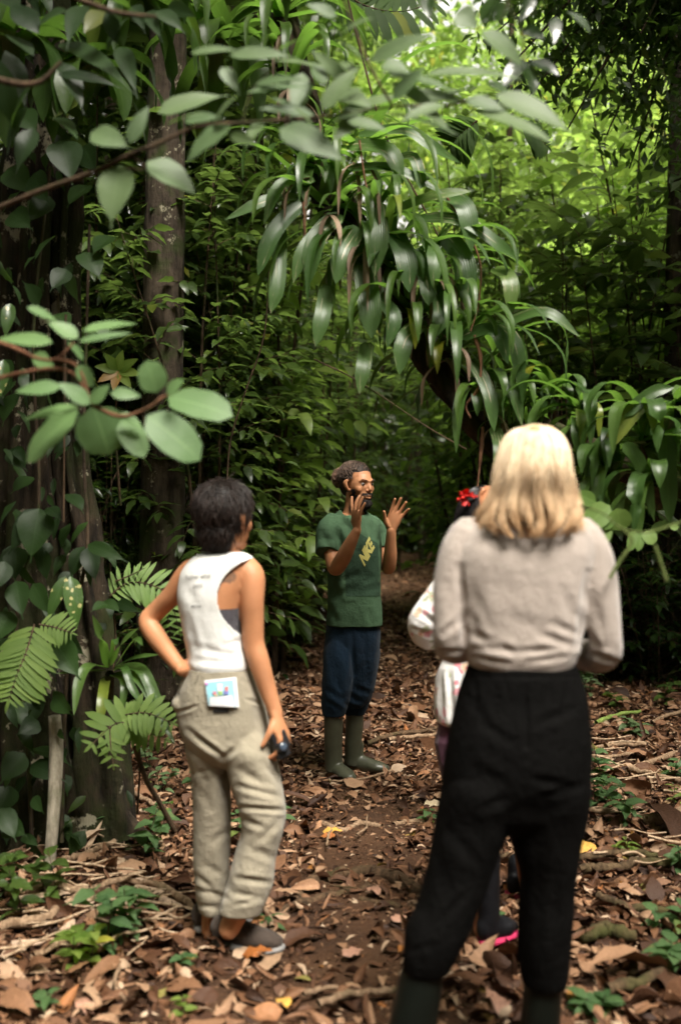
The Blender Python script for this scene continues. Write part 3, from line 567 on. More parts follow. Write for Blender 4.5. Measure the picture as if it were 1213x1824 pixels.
# ------------------------------------------------------------------ the blonde woman in front
def build_blonde():
    root = person(925, 1960, 2.84, "blonde woman seen from behind in a taupe knit top and black trousers")
    sk = skin('skin_blonde', (.62, .36, .25)); hc = W(948, 852, 2.84); R = yaw_mat(-.25, .97)
    S = head_shapes(hc, R, .95); S.append(tube([hc + R @ np.array([0, -.02, -.05]), W(946, 905, 2.85), W(944, 935, 2.86)], [.055, .054, .07], n=20))
    S.append(hloft([(925, 870, 1015, 2.86, .075), (945, 830, 1040, 2.86, .095), (1000, 820, 1042, 2.86, .105), (1100, 832, 1026, 2.86, .10), (1180, 838, 1016, 2.86, .10), (1300, 820, 1036, 2.86, .125), (1400, 815, 1030, 2.86, .12)]))
    for q in ([(850, 1390, 2.85, .09), (800, 1560, 2.83, .065), (749, 1750, 2.79, .040), (738, 1824, 2.775, .034), (722, 1930, 2.76, .034)], [(980, 1390, 2.85, .09), (975, 1560, 2.87, .065), (967, 1760, 2.87, .042), (956, 1900, 2.88, .034)]):
        S.append(tube([W(a, b, c) for a, b, c, _ in q], [r for *_, r in q]))
    wl = W(862, 1140, 3.10); wr = W(990, 1150, 3.10)
    S.append(tube([W(828, 968, 2.86), W(806, 1030, 2.85), W(800, 1100, 2.84), W(802, 1150, 2.86), W(825, 1148, 2.98), wl], [.050, .040, .038, .036, .034, .024]))
    S.append(tube([W(1040, 968, 2.86), W(1062, 1040, 2.84), W(1074, 1110, 2.83), W(1076, 1168, 2.85), W(1040, 1160, 2.98), wr], [.050, .042, .040, .038, .034, .024]))
    S += hand(wl, (.9, .5, .1), (0, -1, 0), (0, 0, 1), .95, curl=((25, 30, 20),) * 4); S += hand(wr, (-.9, .5, .1), (0, -1, 0), (0, 0, 1), .95, curl=((25, 30, 20),) * 4)
    V, F = fuse(S, .0055, 4); mesh_obj('body', V, F, sk, root)
    tp = fabric('taupe_knit', (.385, .325, .285), .05, 1400, .95, .35, .2)
    A = [hloft([(914, 900, 998, 2.86, .070), (924, 868, 1022, 2.86, .085), (936, 838, 1040, 2.86, .098), (955, 818, 1056, 2.86, .108), (985, 810, 1058, 2.85, .116), (1020, 810, 1052, 2.85, .122), (1066, 814, 1045, 2.85, .124), (1110, 820, 1038, 2.85, .122), (1140, 822, 1034, 2.85, .122), (1165, 827, 1027, 2.85, .118), (1180, 833, 1020, 2.85, .112), (1191, 842, 1012, 2.85, .106)], ex=2.5, n=64),
         tube([W(836, 958, 2.86), W(818, 990, 2.85), W(806, 1040, 2.84), W(801, 1090, 2.83), W(801, 1135, 2.83), W(806, 1152, 2.87), W(830, 1150, 2.99), W(858, 1142, 3.08)], [.058, .056, .050, .046, .047, .046, .044, .034], n=24),
         tube([W(1034, 958, 2.86), W(1053, 990, 2.85), W(1066, 1040, 2.83), W(1074, 1095, 2.82), W(1078, 1140, 2.82), W(1076, 1163, 2.84), W(1050, 1168, 2.94), W(1000, 1155, 3.08)], [.058, .056, .050, .047, .045, .044, .044, .034], n=24)]
    bf = [(818, 1010, 824, 1075, 6, .010), (1046, 1020, 1038, 1080, 6, .010), (822, 1090, 828, 1140, 6, .012), (1036, 1090, 1030, 1150, 6, .012),
          (835, 1125, 880, 1150, 7, .007), (850, 1155, 930, 1160, 6, .007), (930, 1162, 990, 1156, 6, .008), (960, 1130, 1020, 1150, 7, .008), (985, 1110, 1025, 1130, 7, .007), (835, 1090, 850, 1130, 8, .007), (880, 1140, 925, 1172, 6, .005), (845, 1170, 905, 1182, 5, .006), (940, 1178, 1010, 1170, 5, .006),
          (1040, 1160, 1095, 1178, 5, .012), (1050, 1130, 1066, 1160, 6, .010), (790, 1130, 815, 1105, 6, .009), (785, 1160, 820, 1160, 4, .008), (1055, 1060, 1070, 1120, 8, .006), (900, 1100, 980, 1120, 12, .004), (840, 1050, 860, 1100, 10, .005), (1000, 1050, 1020, 1100, 9, .005), (880, 1010, 900, 1060, 14, .003)]
    top = garment('knit_top', A, tp, root, .005, bf, .0045, (7, 7, 6), 21, 4)
    # scoop neckline of the camisole showing through the knit
    P = [(870, 985), (885, 1003), (905, 1014), (930, 1020), (955, 1021), (985, 1018), (1008, 1008), (1022, 992)]
    pl = []
    for a, b in zip(P[:-1], P[1:]): pl.append(((a[0], a[1] - 2.0), (b[0], b[1] - 2.0), (b[0], b[1] + 2.0), (a[0], a[1] + 2.0), 3, 1))
    on_surface('neckline_seam', top, pl, fabric('taupe_rib', (.39, .335, .29), .04, 1400, .95, .3), root, .0006)
    bk = fabric('black_cloth', (.0036, .0034, .0032), .25, 500, .9, .0, .3, None, .05)
    Pn = [hloft([(1174, 834, 1022, 2.85, .106), (1188, 830, 1026, 2.85, .112), (1204, 826, 1032, 2.85, .118), (1240, 815, 1042, 2.85, .130), (1290, 803, 1047, 2.84, .142), (1340, 793, 1050, 2.84, .148), (1385, 787, 1049, 2.84, .142), (1420, 783, 1047, 2.85, .132), (1450, 784, 1040, 2.85, .115), (1472, 825, 990, 2.85, .070), (1482, 880, 935, 2.85, .035)], ex=2.3, n=64),
          hloft([(1345, 825, 895, 2.84, .09), (1385, 795, 912, 2.83, .128), (1420, 784, 918, 2.83, .130), (1455, 777, 911, 2.83, .120), (1509, 768, 890, 2.82, .108), (1550, 759, 876, 2.82, .102), (1606, 745, 854, 2.81, .098), (1650, 724, 838, 2.80, .096), (1690, 717, 816, 2.79, .086), (1715, 716, 802, 2.79, .078), (1726, 716, 798, 2.79, .074)]),
          hloft([(1345, 930, 1020, 2.85, .09), (1385, 912, 1047, 2.85, .128), (1420, 903, 1047, 2.85, .128), (1455, 904, 1042, 2.86, .120), (1509, 912, 1032, 2.86, .106), (1567, 924, 1025, 2.87, .100), (1645, 925, 1019, 2.87, .094), (1700, 924, 1015, 2.87, .086), (1735, 927, 1012, 2.87, .080), (1750, 929, 1009, 2.87, .076)])]
    pf = [(935, 1225, 936, 1330, 5, .012), (860, 1290, 920, 1330, 9, .008), (950, 1290, 1020, 1265, 8, .008), (955, 1390, 1010, 1398, 7, .011), (965, 1420, 1030, 1400, 7, .009), (850, 1370, 900, 1400, 10, .007), (838, 1240, 870, 1300, 7, .006), (860, 1440, 905, 1420, 8, .008), (790, 1640, 835, 1585, 7, .007), (765, 1480, 800, 1600, 10, .005), (730, 1695, 770, 1685, 6, .005), (960, 1480, 955, 1640, 10, .005), (990, 1560, 985, 1680, 8, .005), (845, 1215, 850, 1250, 5, .005), (900, 1212, 905, 1250, 5, .005), (980, 1212, 976, 1250, 5, .005), (1010, 1212, 1006, 1260, 5, .005), (830, 1206, 1030, 1206, 3, .005), (800, 1480, 850, 1540, 9, .007)]
    garment('trousers', Pn, bk, root, .0055, pf, .0055, (7, 7, 5), 33, 12)
    bt = plain('dark_rubber', (.0035, .0050, .0035), .45, .25, 12, .15, .2)
    bt2 = None
    for rows, h, t in (([(1700, 722, 800, 2.79, .066), (1722, 716, 792, 2.79, .064), (1770, 704, 786, 2.78, .062), (1824, 692, 778, 2.77, .058), (1880, 686, 764, 2.76, .052), (1930, 684, 760, 2.76, .052)], (W(718, 1950, 2.72)[0], 2.70, 0), (W(735, 1930, 2.93)[0] - .02, 2.95, 0)),
                       ([(1728, 936, 1002, 2.87, .062), (1760, 932, 1000, 2.87, .062), (1824, 926, 996, 2.87, .058), (1870, 922, 990, 2.88, .052), (1915, 920, 988, 2.88, .050)], (W(955, 1940, 2.82)[0], 2.81, 0), (W(962, 1900, 3.05)[0], 3.07, 0))):
        garment('boot', [hloft(rows, ex=2.1)] + foot_shape(h, t, .050, .08, .14), bt, root, .005, (), .002, (14, 14, 10), 5, 5, None, 0, GZ)
    # hair to the shoulders, waved at the ends
    hb = plain('blonde_base', (.40, .26, .13), .6, .35, 25, .4, .2)
    rows = [(756.5, 944, 960, 2.84, .012), (761, 926, 977, 2.84, .035), (768, 912, 988, 2.84, .062), (782, 900, 1001, 2.84, .086), (810, 891, 1010, 2.83, .104), (845, 884, 1013, 2.82, .108), (880, 878, 1016, 2.82, .100), (908, 874, 1020, 2.81, .088), (928, 886, 1014, 2.81, .07)]
    hv, hf = fuse([hloft(rows, n=48, ex=2.0)], .006, 3); hn = normals(hv, hf); hv = noise_disp(hv, hn, .006, (30, 30, 6), 3)
    l = (hv - hc) @ R; kill = (l[:, 1] > .055) & (l[:, 2] < .07); hf = hf[~kill[hf].any(axis=1)]
    hair = mesh_obj('hair', hv, hf, hb, root)
    RW = crom(np.array(rows[:7] + [(908, 868, 1022, 2.81, .100), (935, 862, 1027, 2.80, .09), (956, 880, 1010, 2.79, .07)], float), 4)
    z_of = [W(0, r[0], r[3])[2] for r in RW]
    for grp in range(2):
        cs = []
        for i in range(3400 if grp == 0 else 1500):
            a = rng.uniform(0, 2 * math.pi)
            if .9 < a < 2.2 and rng.random() < .8: continue
            clump = round(a * 4.3) / 4.3; ph = clump * 17.3; end = rng.uniform(.80, 1.0) if grp == 0 else rng.uniform(.55, .8)
            if 3.9 < a < 5.3: end = min(1.0, end + .06)
            start = 0.0 if grp == 0 else rng.uniform(.0, .2); pts = []; ar = a + rng.normal(0, .03)
            lift = rng.uniform(.96, 1.07); fz = rng.normal(0, .5); fl = abs(rng.normal(0, .10)) if rng.random() < .12 else 0
            for t in np.linspace(start, end, 22):
                k = t * (len(RW) - 1); i0 = min(int(k), len(RW) - 2); q = RW[i0] * (1 - (k - i0)) + RW[i0 + 1] * (k - i0)
                py, xl, xr, d, dh = q; c = W((xl + xr) / 2, py, d); hw = (xr - xl) / 2 * d / F_PX
                aa = ar + (clump - ar) * .8 * max(0, t - .45) / .55; wv = max(0, t - .42) / .58
                rr = lift * (1 + (.12 + .03 * fz) * wv * math.sin(t * 15 + ph + fz * .6)) + fl * t ** 2 + .09 * wv * math.sin(ph * 2.3); sw = .20 * wv * math.sin(t * 11 + ph * 1.7 + fz * .6)
                pts.append((c[0] + hw * rr * math.cos(aa + sw), c[1] + dh * rr * math.sin(aa + sw), c[2]))
            cs.append(np.array(pts))
        strands('locks', cs, .0011, ombre('blonde_hair' if grp == 0 else 'blonde_light', [(0, (.74, .48, .26)), (.30, (.82, .60, .38)), (.55, (.86, .69, .48)), (.9, (.87, .74, .55)), (1, (.74, .58, .41))] if grp == 0 else [(0, (.78, .50, .26)), (.4, (.90, .70, .46)), (1, (.90, .76, .54))], W(0, 955, 2.8)[2], W(0, 760, 2.84)[2]), hair)
    return root

# ------------------------------------------------------------------ the woman half hidden behind her
def build_hidden():
    root = person(868, 1690, 3.76, "dark-haired woman with red hair flower and floral blouse, half hidden behind the blonde woman")
    sk = skin('skin_hidden', (.42, .19, .09)); hc = W(868, 925, 3.78); R = yaw_mat(-.1, 1)
    S = head_shapes(hc, R, .98); S.append(tube([hc + R @ np.array([0, -.02, -.05]), W(868, 985, 3.8), W(868, 1005, 3.8)], [.052, .05, .062], n=18))
    S.append(hloft([(1000, 830, 905, 3.8, .075), (1030, 812, 925, 3.8, .10), (1110, 818, 918, 3.8, .10), (1180, 815, 920, 3.8, .10), (1260, 795, 925, 3.8, .125), (1320, 798, 925, 3.8, .12)]))
    S.append(tube([W(824, 1300, 3.78), W(842, 1440, 3.74), W(856, 1560, 3.74), W(862, 1660, 3.74)], [.088, .058, .048, .036])); S.append(tube([W(895, 1300, 3.82), W(922, 1430, 3.95), W(937, 1520, 4.05), W(941, 1580, 4.14)], [.086, .054, .046, .036]))
    w = W(815, 1135, 3.95); S.append(tube([W(818, 1020, 3.8), W(780, 1070, 3.78), W(752, 1112, 3.78), W(785, 1130, 3.88), w], [.046, .040, .036, .032, .023])); S += hand(w, (.8, .6, 0), (0, -1, 0), (0, 0, 1), .95, curl=((20, 25, 20),) * 4)
    w = W(925, 1180, 3.95); S.append(tube([W(916, 1020, 3.8), W(940, 1080, 3.8), W(945, 1140, 3.82), w], [.046, .040, .036, .023])); S += hand(w, (-.5, .7, -.2), (0, -1, 0), (0, 0, 1), .95)
    V, F = fuse(S, .0055, 4); mesh_obj('body', V, F, sk, root)
    def floral(t, v, c):
        vo = t.n('ShaderNodeTexVoronoi', Scale=24.0, Randomness=.9); dv = t.n('ShaderNodeVectorMath', _operation='ADD'); t.l(v, dv.inputs[0])
        nz = t.n('ShaderNodeTexNoise', Scale=40.0, Detail=2.0); t.l(v, nz.inputs['Vector']); sc = t.n('ShaderNodeVectorMath', _operation='SCALE', Scale=.035); t.l(nz.outputs['Color'], sc.inputs[0]); t.l(sc.outputs[0], dv.inputs[1]); t.l(dv.outputs[0], vo.inputs['Vector'])
        k = t.math('LESS_THAN', vo.outputs['Distance'], .40); k2 = t.math('LESS_THAN', vo.outputs['Distance'], .12)
        hue = t.ramp(vo.outputs['Color'], [(.0, (.60, .05, .10)), (.35, (.75, .25, .30)), (.6, (.30, .33, .16)), (.8, (.62, .40, .22))], 'CONSTANT')
        c = t.mix(t.math('MULTIPLY', k, .75), c, hue); return t.mix(k2, c, (.50, .06, .10, 1))
    bm_ = fabric('floral_cotton', (.78, .76, .74), .04, 800, .9, .2, .2, floral)
    B = [hloft([(996, 838, 900, 3.8, .07), (1008, 812, 925, 3.8, .095), (1040, 805, 932, 3.8, .112), (1110, 806, 930, 3.8, .118), (1160, 795, 935, 3.8, .125), (1200, 778, 940, 3.8, .14), (1240, 773, 942, 3.8, .15), (1275, 774, 942, 3.8, .155), (1284, 778, 940, 3.8, .15)], n=56),
         tube([W(822, 1012, 3.8), W(796, 1048, 3.78), W(770, 1085, 3.77), W(752, 1112, 3.78), W(764, 1134, 3.84), W(800, 1135, 3.92)], [.056, .056, .058, .056, .048, .034], n=24),
         tube([W(912, 1014, 3.8), W(936, 1060, 3.8), W(944, 1110, 3.8), W(942, 1150, 3.85)], [.060, .060, .060, .040], n=20)]
    garment('blouse', B, bm_, root, .006, [(775, 1060, 800, 1100, 5, .01), (745, 1090, 790, 1120, 5, .01), (735, 1120, 775, 1135, 4, .008), (785, 1200, 788, 1280, 5, .01), (800, 1200, 806, 1280, 5, .01), (820, 1180, 822, 1280, 5, .008)], .006, (10, 10, 6), 41)
    pu = fabric('plum_leggings', (.090, .022, .050), .15, 700)
    garment('leggings', [hloft([(1262, 784, 934, 3.8, .13), (1300, 780, 936, 3.8, .135), (1350, 786, 932, 3.8, .12)]),
                         tube([W(822, 1320, 3.78), W(828, 1380, 3.76), W(842, 1450, 3.74), W(852, 1530, 3.74)], [.10, .085, .066, .056]), tube([W(896, 1320, 3.84), W(912, 1380, 3.9), W(924, 1440, 3.97), W(932, 1486, 4.01)], [.10, .082, .064, .056])], pu, root, .006, (), .003)
    sh = plain('black_shoe', (.0045, .0045, .006), .6, .2, 40, .2, .2); pk = plain('pink_sole', (.42, .02, .08), .5, .15, 40); hm = None
    for h, t, leg in (((W(856, 1690, 3.76)[0], 3.68, .034), (W(856, 1690, 3.9)[0] + .09, 3.76, .034), 1), ((W(912, 1600, 4.18)[0], 4.16, .014), (W(936, 1590, 4.3)[0] + .02, 4.34, .014), 0)):
        h = np.array(h); t = np.array(t)
        s = garment('shoe', foot_shape(h, t, .043, .08, .12 if leg == 0 else .30), sh, root, .005, (), .002, (20, 20, 20), 3, 4, None, 0, GZ + .02)
        sv, sf = fuse([tube([h + (t - h) * .05, h + (t - h) * .5, h + (t - h) * .97], [(.042, .016), (.044, .015), (.040, .015)], ref=np.cross(t - h, [0, 0, 1.]), n=20)], .004, 2); mesh_obj('sole', flat_base(sv, GZ), sf, pk, s)
    # long dark hair
    rows = [(866, 852, 886, 3.79, .03), (872, 838, 898, 3.79, .065), (890, 822, 912, 3.79, .095), (920, 813, 920, 3.78, .105), (960, 808, 924, 3.77, .10), (1000, 806, 924, 3.76, .085), (1040, 812, 918, 3.76, .06)]
    hv, hf = fuse([hloft(rows, n=40, ex=2.0)], .006, 4); hn = normals(hv, hf); hv = noise_disp(hv, hn, .006, (30, 30, 8), 8)
    l = (hv - hc) @ R; kill = (l[:, 1] > .06) & (l[:, 2] < .06); hf = hf[~kill[hf].any(axis=1)]; hair = mesh_obj('hair', hv, hf, plain('black_hair_base', (.004, .0035, .004), .6, .4, 50, .5, .15), root)
    cs = []; RW = crom(np.array(rows, float), 4)
    for i in range(1600):
        a = rng.uniform(0, 2 * math.pi); a = a if not .9 < a < 2.2 else a + 3; end = rng.uniform(.8, 1); pts = []; lf = rng.uniform(.98, 1.05); ph = rng.random() * 6
        for t in np.linspace(0.03, end, 14):
            k = t * (len(RW) - 1); i0 = min(int(k), len(RW) - 2); q = RW[i0] * (1 - (k - i0)) + RW[i0 + 1] * (k - i0); c = W((q[1] + q[2]) / 2, q[0], q[3]); hw = (q[2] - q[1]) / 2 * q[3] / F_PX
            rr = lf * (1 + .03 * math.sin(t * 14 + ph)); pts.append((c[0] + hw * rr * math.cos(a), c[1] + q[4] * rr * math.sin(a), c[2]))
        cs.append(np.array(pts))
    strands('locks', cs, .0012, hair_mat('black_hair', (.005, .004, .005, 1), (.022, .018, .018, 1), .35), hair)
    # red flower and a small peach one
    for name, c, r, m, npet in (('flower', W(829, 884, 3.70), .034, (.72, .025, .02), 22), ('flower', W(861, 870, 3.70), .012, (.85, .42, .26), 9)):
        V = []; F = []; 
        for k in range(npet):
            u = unit(rng.normal(size=3) + np.array([-.35 if r > .02 else 0, -.9, .25])); s = unit(np.cross(u, [0.1, .2, 1])); w = np.cross(u, s); b = len(V); L = r * rng.uniform(.8, 1.15); wd = L * .55
            for (a, ww, cu) in ((0, .15, 0), (.45, .9, .05), (.8, 1.0, .18), (1.05, .45, .35)):
                for q in (-1, 0, 1): V.append(c + u * L * a + s * wd * .5 * ww * q + w * L * (cu + .12 * abs(q)) )
            for j in range(3):
                for i in range(2): a0 = b + j * 3 + i; F.append([a0, a0 + 1, a0 + 4, a0 + 3])
        fo = mesh_obj(name, np.array(V), F, plain('petal', m, .6, .2, 60), root)
        fo['label'] = 'red flower pinned in the dark hair' if r > .02 else 'small peach flower pinned in the dark hair'
    return root
build_guide(); build_hip_woman(); build_blonde(); build_hidden()
# ------------------------------------------------------------------ ground
def gh(x, y):
    x = np.asarray(x, float); y = np.asarray(y, float); c = path_c(y)
    off = np.clip((np.abs(x - c) - 1.0) / 2.0, 0, 1)
    return .010 * np.sin(x * 2.3 + 1) * np.cos(y * 1.7) + .035 * off * (1 + np.sin(x * 1.9 + y * .8)) * np.clip((y - 2) / 4, 0, 1) + .008 * np.sin(x * 7 + y * 5) + .10 * np.clip((y - 18) / 10, 0, 1)
def path_c(y): return .05 + .075 * np.clip(np.asarray(y, float) - 3, 0, 30)
def G(px, py, up=0.0):
    d = GD(py); p = W(px, py, d); p[2] = float(gh(p[0], p[1])) + up; return p
def soil_mat():
    t = NT('soil'); v = t.coords(); n1 = t.noise(2.2, v, 6, .65); n2 = t.noise(30, v, 6, .7); n3 = t.noise(160, v, 3)
    c = t.ramp(n1, [(.3, (.045, .019, .008)), (.5, (.105, .047, .020)), (.72, (.16, .080, .038))])
    c = t.mix(t.math('MULTIPLY', n2, .7), c, (.022, .013, .008, 1)); c = t.mix(t.ramp(n3, [(.60, (0, 0, 0)), (.68, (.8, .8, .8))]), c, (.16, .10, .062, 1))
    p = t.n('ShaderNodeBsdfPrincipled', Roughness=.9); p.inputs['Specular IOR Level'].default_value = .25; t.l(c, p.inputs['Base Color'])
    t.l(t.bump(t.math('ADD', n2, t.math('MULTIPLY', n3, .4)), .9, .03), p.inputs['Normal']); return t.done(p.outputs[0])
def build_ground():
    xs = np.concatenate([np.linspace(-60, -7, 12, endpoint=False), np.linspace(-7, 7, 200), np.linspace(7, 60, 13)[1:]]); ys = np.concatenate([np.linspace(-10, 1, 8, endpoint=False), np.linspace(1, 14, 190), np.linspace(14, 90, 60)[1:]])
    X, Y = np.meshgrid(xs, ys); Z = gh(X, Y) + .006 * np.sin(X * 23 + Y * 9) * np.sin(Y * 31); V = np.stack([X, Y, Z], -1).reshape(-1, 3); n = len(xs); i = np.arange(len(ys) - 1)[:, None] * n; j = np.arange(n - 1)[None]; a = (i + j).ravel()
    tag(mesh_obj('ground', V, np.stack([a, a + 1, a + n + 1, a + n], 1), soil_mat()), kind='structure')
build_ground()

# ------------------------------------------------------------------ leaves
def prof(kind, t):
    if kind == 'ovate': return np.sin(np.pi * t ** .75) ** .85 * (1 - .15 * t)
    if kind == 'round': return np.sqrt(np.clip(1 - (2 * t ** .9 - 1) ** 2, 0, 1))
    if kind == 'strap': return np.clip(t * 6 + .45, 0, 1) * np.clip((1 - t) * 3.2, 0, 1) ** .7
    if kind == 'lance': return np.sin(np.pi * t ** .85) ** 1.1
    if kind == 'heart': return np.clip(np.sin(np.pi * np.clip(t * .93 + .07, 0, 1) ** .6), 0, 1) ** .8
    if kind == 'drip': return np.clip(np.sin(np.pi * np.minimum(t / .86, 1) ** .72), 0, 1) ** .8 * (t < .86) + .05
def leaf_tpl(kind='ovate', w=.4, n=6, across=1, fold=.18, droop=.5, twist=0.0, wave=0.0, petiole=.0, curl=0.0):
    """unit-length leaf heading +y, face up; w is the full width; returns V, F, UV"""
    t = np.linspace(0, 1, n + 1); hw = prof(kind, t) * w / 2; ang = -droop * (t ** 1.2) + droop * .25; dy = np.cos(ang) / n; dz = np.sin(ang) / n
    y = np.concatenate([[0], np.cumsum((dy[1:] + dy[:-1]) / 2)]) + petiole; z = np.concatenate([[0], np.cumsum((dz[1:] + dz[:-1]) / 2)])
    q = np.linspace(-1, 1, 2 * across + 1); V = []; UV = []
    for i in range(n + 1):
        for u in q:
            lift = abs(u) * hw[i] * fold - curl * (u * hw[i]) ** 2 / max(w, .01) * 4 + wave * math.sin(t[i] * 17 + u * 2) * hw[i] * abs(u)
            a = twist * t[i]; x = u * hw[i]; V.append((x * math.cos(a) - lift * math.sin(a), y[i], z[i] + lift * math.cos(a) + x * math.sin(a))); UV.append((u * .5 + .5, t[i]))
    m = len(q); F = [[i * m + j, i * m + j + 1, (i + 1) * m + j + 1, (i + 1) * m + j] for i in range(n) for j in range(m - 1)]
    return np.array(V), np.array(F), np.array(UV)
def frames(D, up=(0, 0, 1), roll=None):
    """rotation matrices whose y axis is D and whose z axis is near up"""
    D = D / (np.linalg.norm(D, axis=1)[:, None] + 1e-9); U = np.broadcast_to(np.asarray(up, float), D.shape); X = np.cross(D, U); nn = np.linalg.norm(X, axis=1); X[nn < 1e-3] = (1, 0, 0); X /= np.linalg.norm(X, axis=1)[:, None]; Z = np.cross(X, D)
    if roll is not None:
        c, s = np.cos(roll)[:, None], np.sin(roll)[:, None]; X, Z = X * c + Z * s, Z * c - X * s
    return np.stack([X, D, Z], 2)
class Leaves:
    def __init__(s): s.V = []; s.F = []; s.U = []; s.n = 0
    def add(s, tpl, pos, R, sc):
        V, F, U = tpl; M = len(pos)
        if M == 0: return s
        sc = np.broadcast_to(np.asarray(sc, float), (M,))
        P = np.einsum('mij,nj->mni', R, V) * sc[:, None, None] + np.asarray(pos)[:, None]; k = len(V)
        s.V.append(P.reshape(-1, 3)); s.F.append((F[None] + (np.arange(M) * k)[:, None, None] + s.n).reshape(-1, 4)); s.U.append(np.tile(U, (M, 1))); s.n += M * k; return s
    def addmany(s, tpls, pos, R, sc):
        k = rng.integers(0, len(tpls), len(pos)); sc = np.broadcast_to(np.asarray(sc, float), (len(pos),))
        for i, t in enumerate(tpls): s.add(t, pos[k == i], R[k == i], sc[k == i])
        return s
    def obj(s, name, mat, parent=None): return mesh_obj(name, np.concatenate(s.V), np.concatenate(s.F), mat, parent, True, np.concatenate(s.U))
class Stems:
    def __init__(s): s.V = []; s.F = []; s.n = 0
    def add(s, pts, r0, r1, n=5, jit=0.0):
        P = np.asarray(pts, float); T = np.gradient(P, axis=0); T /= np.linalg.norm(T, axis=1)[:, None] + 1e-9; X = np.cross(T, [.31, .2, .9]); X /= np.linalg.norm(X, axis=1)[:, None] + 1e-9; Y = np.cross(T, X); m = len(P); r = np.linspace(r0, r1, m)
        if jit: r = r * (1 + rng.normal(0, jit, m))
        a = np.arange(n) * 2 * math.pi / n; V = P[:, None] + r[:, None, None] * (X[:, None] * np.cos(a)[None, :, None] + Y[:, None] * np.sin(a)[None, :, None])
        i = np.arange(m - 1)[:, None] * n; j = np.arange(n)[None]; s.V.append(V.reshape(-1, 3)); s.F.append(np.stack([(i + j).ravel(), (i + (j + 1) % n).ravel(), (i + (j + 1) % n + n).ravel(), (i + j + n).ravel()], 1) + s.n); s.n += m * n; return s
    def obj(s, name, mat, parent=None): return mesh_obj(name, np.concatenate(s.V), np.concatenate(s.F), mat, parent)

def leaf_mat(name, c0, c1, rough=.32, trans=.35, veins=.25, spots=0.0, under=None, spec=.5, tint=(.25, .50, .06), old=.04):
    t = NT(name); g = t.n('ShaderNodeNewGeometry'); oi = t.n('ShaderNodeObjectInfo'); v = t.coords()
    rnd = t.math('FRACT', t.math('ADD', g.outputs['Random Per Island'], t.math('MULTIPLY', oi.outputs['Random'], .37)))
    c = t.ramp(rnd, [(0, c0), (.55, tuple((a + b) / 2 for a, b in zip(c0, c1))), (1 - old, c1), (1, (c1[0] * 2.6, c1[1] * 1.5, c1[2] * .6))] if old else [(0, c0), (1, c1)])
    uv = t.n('ShaderNodeUVMap'); sep = t.n('ShaderNodeSeparateXYZ'); t.l(uv.outputs[0], sep.inputs[0]); u = t.math('ABSOLUTE', t.math('SUBTRACT', sep.outputs[0], .5))
    mid = t.math('LESS_THAN', u, .022); side = t.math('GREATER_THAN', t.math('SINE', t.math('MULTIPLY', t.math('SUBTRACT', sep.outputs[1], t.math('MULTIPLY', u, .35)), 75.0)), .90)
    vn = t.math('MAXIMUM', mid, t.math('MULTIPLY', side, .45)); lt = tuple(min(1, x * 1.7 + .02) for x in c1[:3])
    c = t.mix(t.math('MULTIPLY', vn, veins), c, (*lt, 1)); n1 = t.noise(14, v, 4)
    c = t.mix(t.math('MULTIPLY', n1, .35), c, (c0[0] * .5, c0[1] * .5, c0[2] * .5, 1))
    if spots:
        vo = t.n('ShaderNodeTexVoronoi', Scale=32.0); t.l(v, vo.inputs['Vector']); k = t.math('LESS_THAN', t.math('ADD', vo.outputs['Distance'], t.math('MULTIPLY', t.noise(22, v), 1.0)), .62 + .1 * spots); c = t.mix(t.math('MULTIPLY', k, .85), c, (.55, .48, .20, 1))
    p = t.n('ShaderNodeBsdfPrincipled', Roughness=rough); t.l(c, p.inputs['Base Color']); p.inputs['Specular IOR Level'].default_value = spec
    hgt = t.math('ADD', t.math('MULTIPLY', vn, -.6), t.math('MULTIPLY', t.noise(38, v, 3), .8)); t.l(t.bump(hgt, .35, .004), p.inputs['Normal'])
    tr = t.n('ShaderNodeBsdfTranslucent'); t.l(t.mix(.55, c, (*tint, 1)), tr.inputs['Color']); m = t.n('ShaderNodeMixShader', Fac=trans); t.l(p.outputs[0], m.inputs[1]); t.l(tr.outputs[0], m.inputs[2]); return t.done(m.outputs[0])
def bark_mat(name, c0, c1, moss=(.035, .050, .012), mossk=.5, scale=1.0, lichen=.0):
    t = NT(name); v = t.coords('Object', (9 * scale, 9 * scale, 3.2 * scale)); n1 = t.math('MULTIPLY', t.math('ADD', t.noise(2.2, v, 9, .75), t.noise(1.2, t.coords('Object', (22 * scale, 22 * scale, 2 * scale)), 5, .6)), .5); n2 = t.noise(2.4, t.coords(), 5, .6); n3 = t.noise(14, t.coords(), 4)
    c = t.ramp(n1, [(.40, c0), (.60, c1)]); c = t.mix(t.ramp(n2, [(.62 - mossk * .25, (0, 0, 0)), (.72 - mossk * .2, (1, 1, 1))]), c, (*moss, 1))
    if lichen: c = t.mix(t.ramp(t.noise(5.5, t.coords(), 5, .7), [(.62 - lichen * .1, (0, 0, 0)), (.66 - lichen * .1, (.85, .85, .85))]), c, (.30, .27, .19, 1))
    p = t.n('ShaderNodeBsdfPrincipled', Roughness=.9); p.inputs['Specular IOR Level'].default_value = .2; t.l(c, p.inputs['Base Color']); t.l(t.bump(t.math('ADD', n1, t.math('MULTIPLY', n3, .5)), .9, .03), p.inputs['Normal']); return t.done(p.outputs[0])
BARK = bark_mat('brown_bark', (.018, .012, .008), (.085, .058, .036)); BARKP = bark_mat('pale_bark', (.018, .013, .009), (.080, .060, .041), mossk=.35, scale=.8, lichen=.2); TWIG = bark_mat('twig', (.030, .020, .012), (.11, .07, .04), mossk=.3)
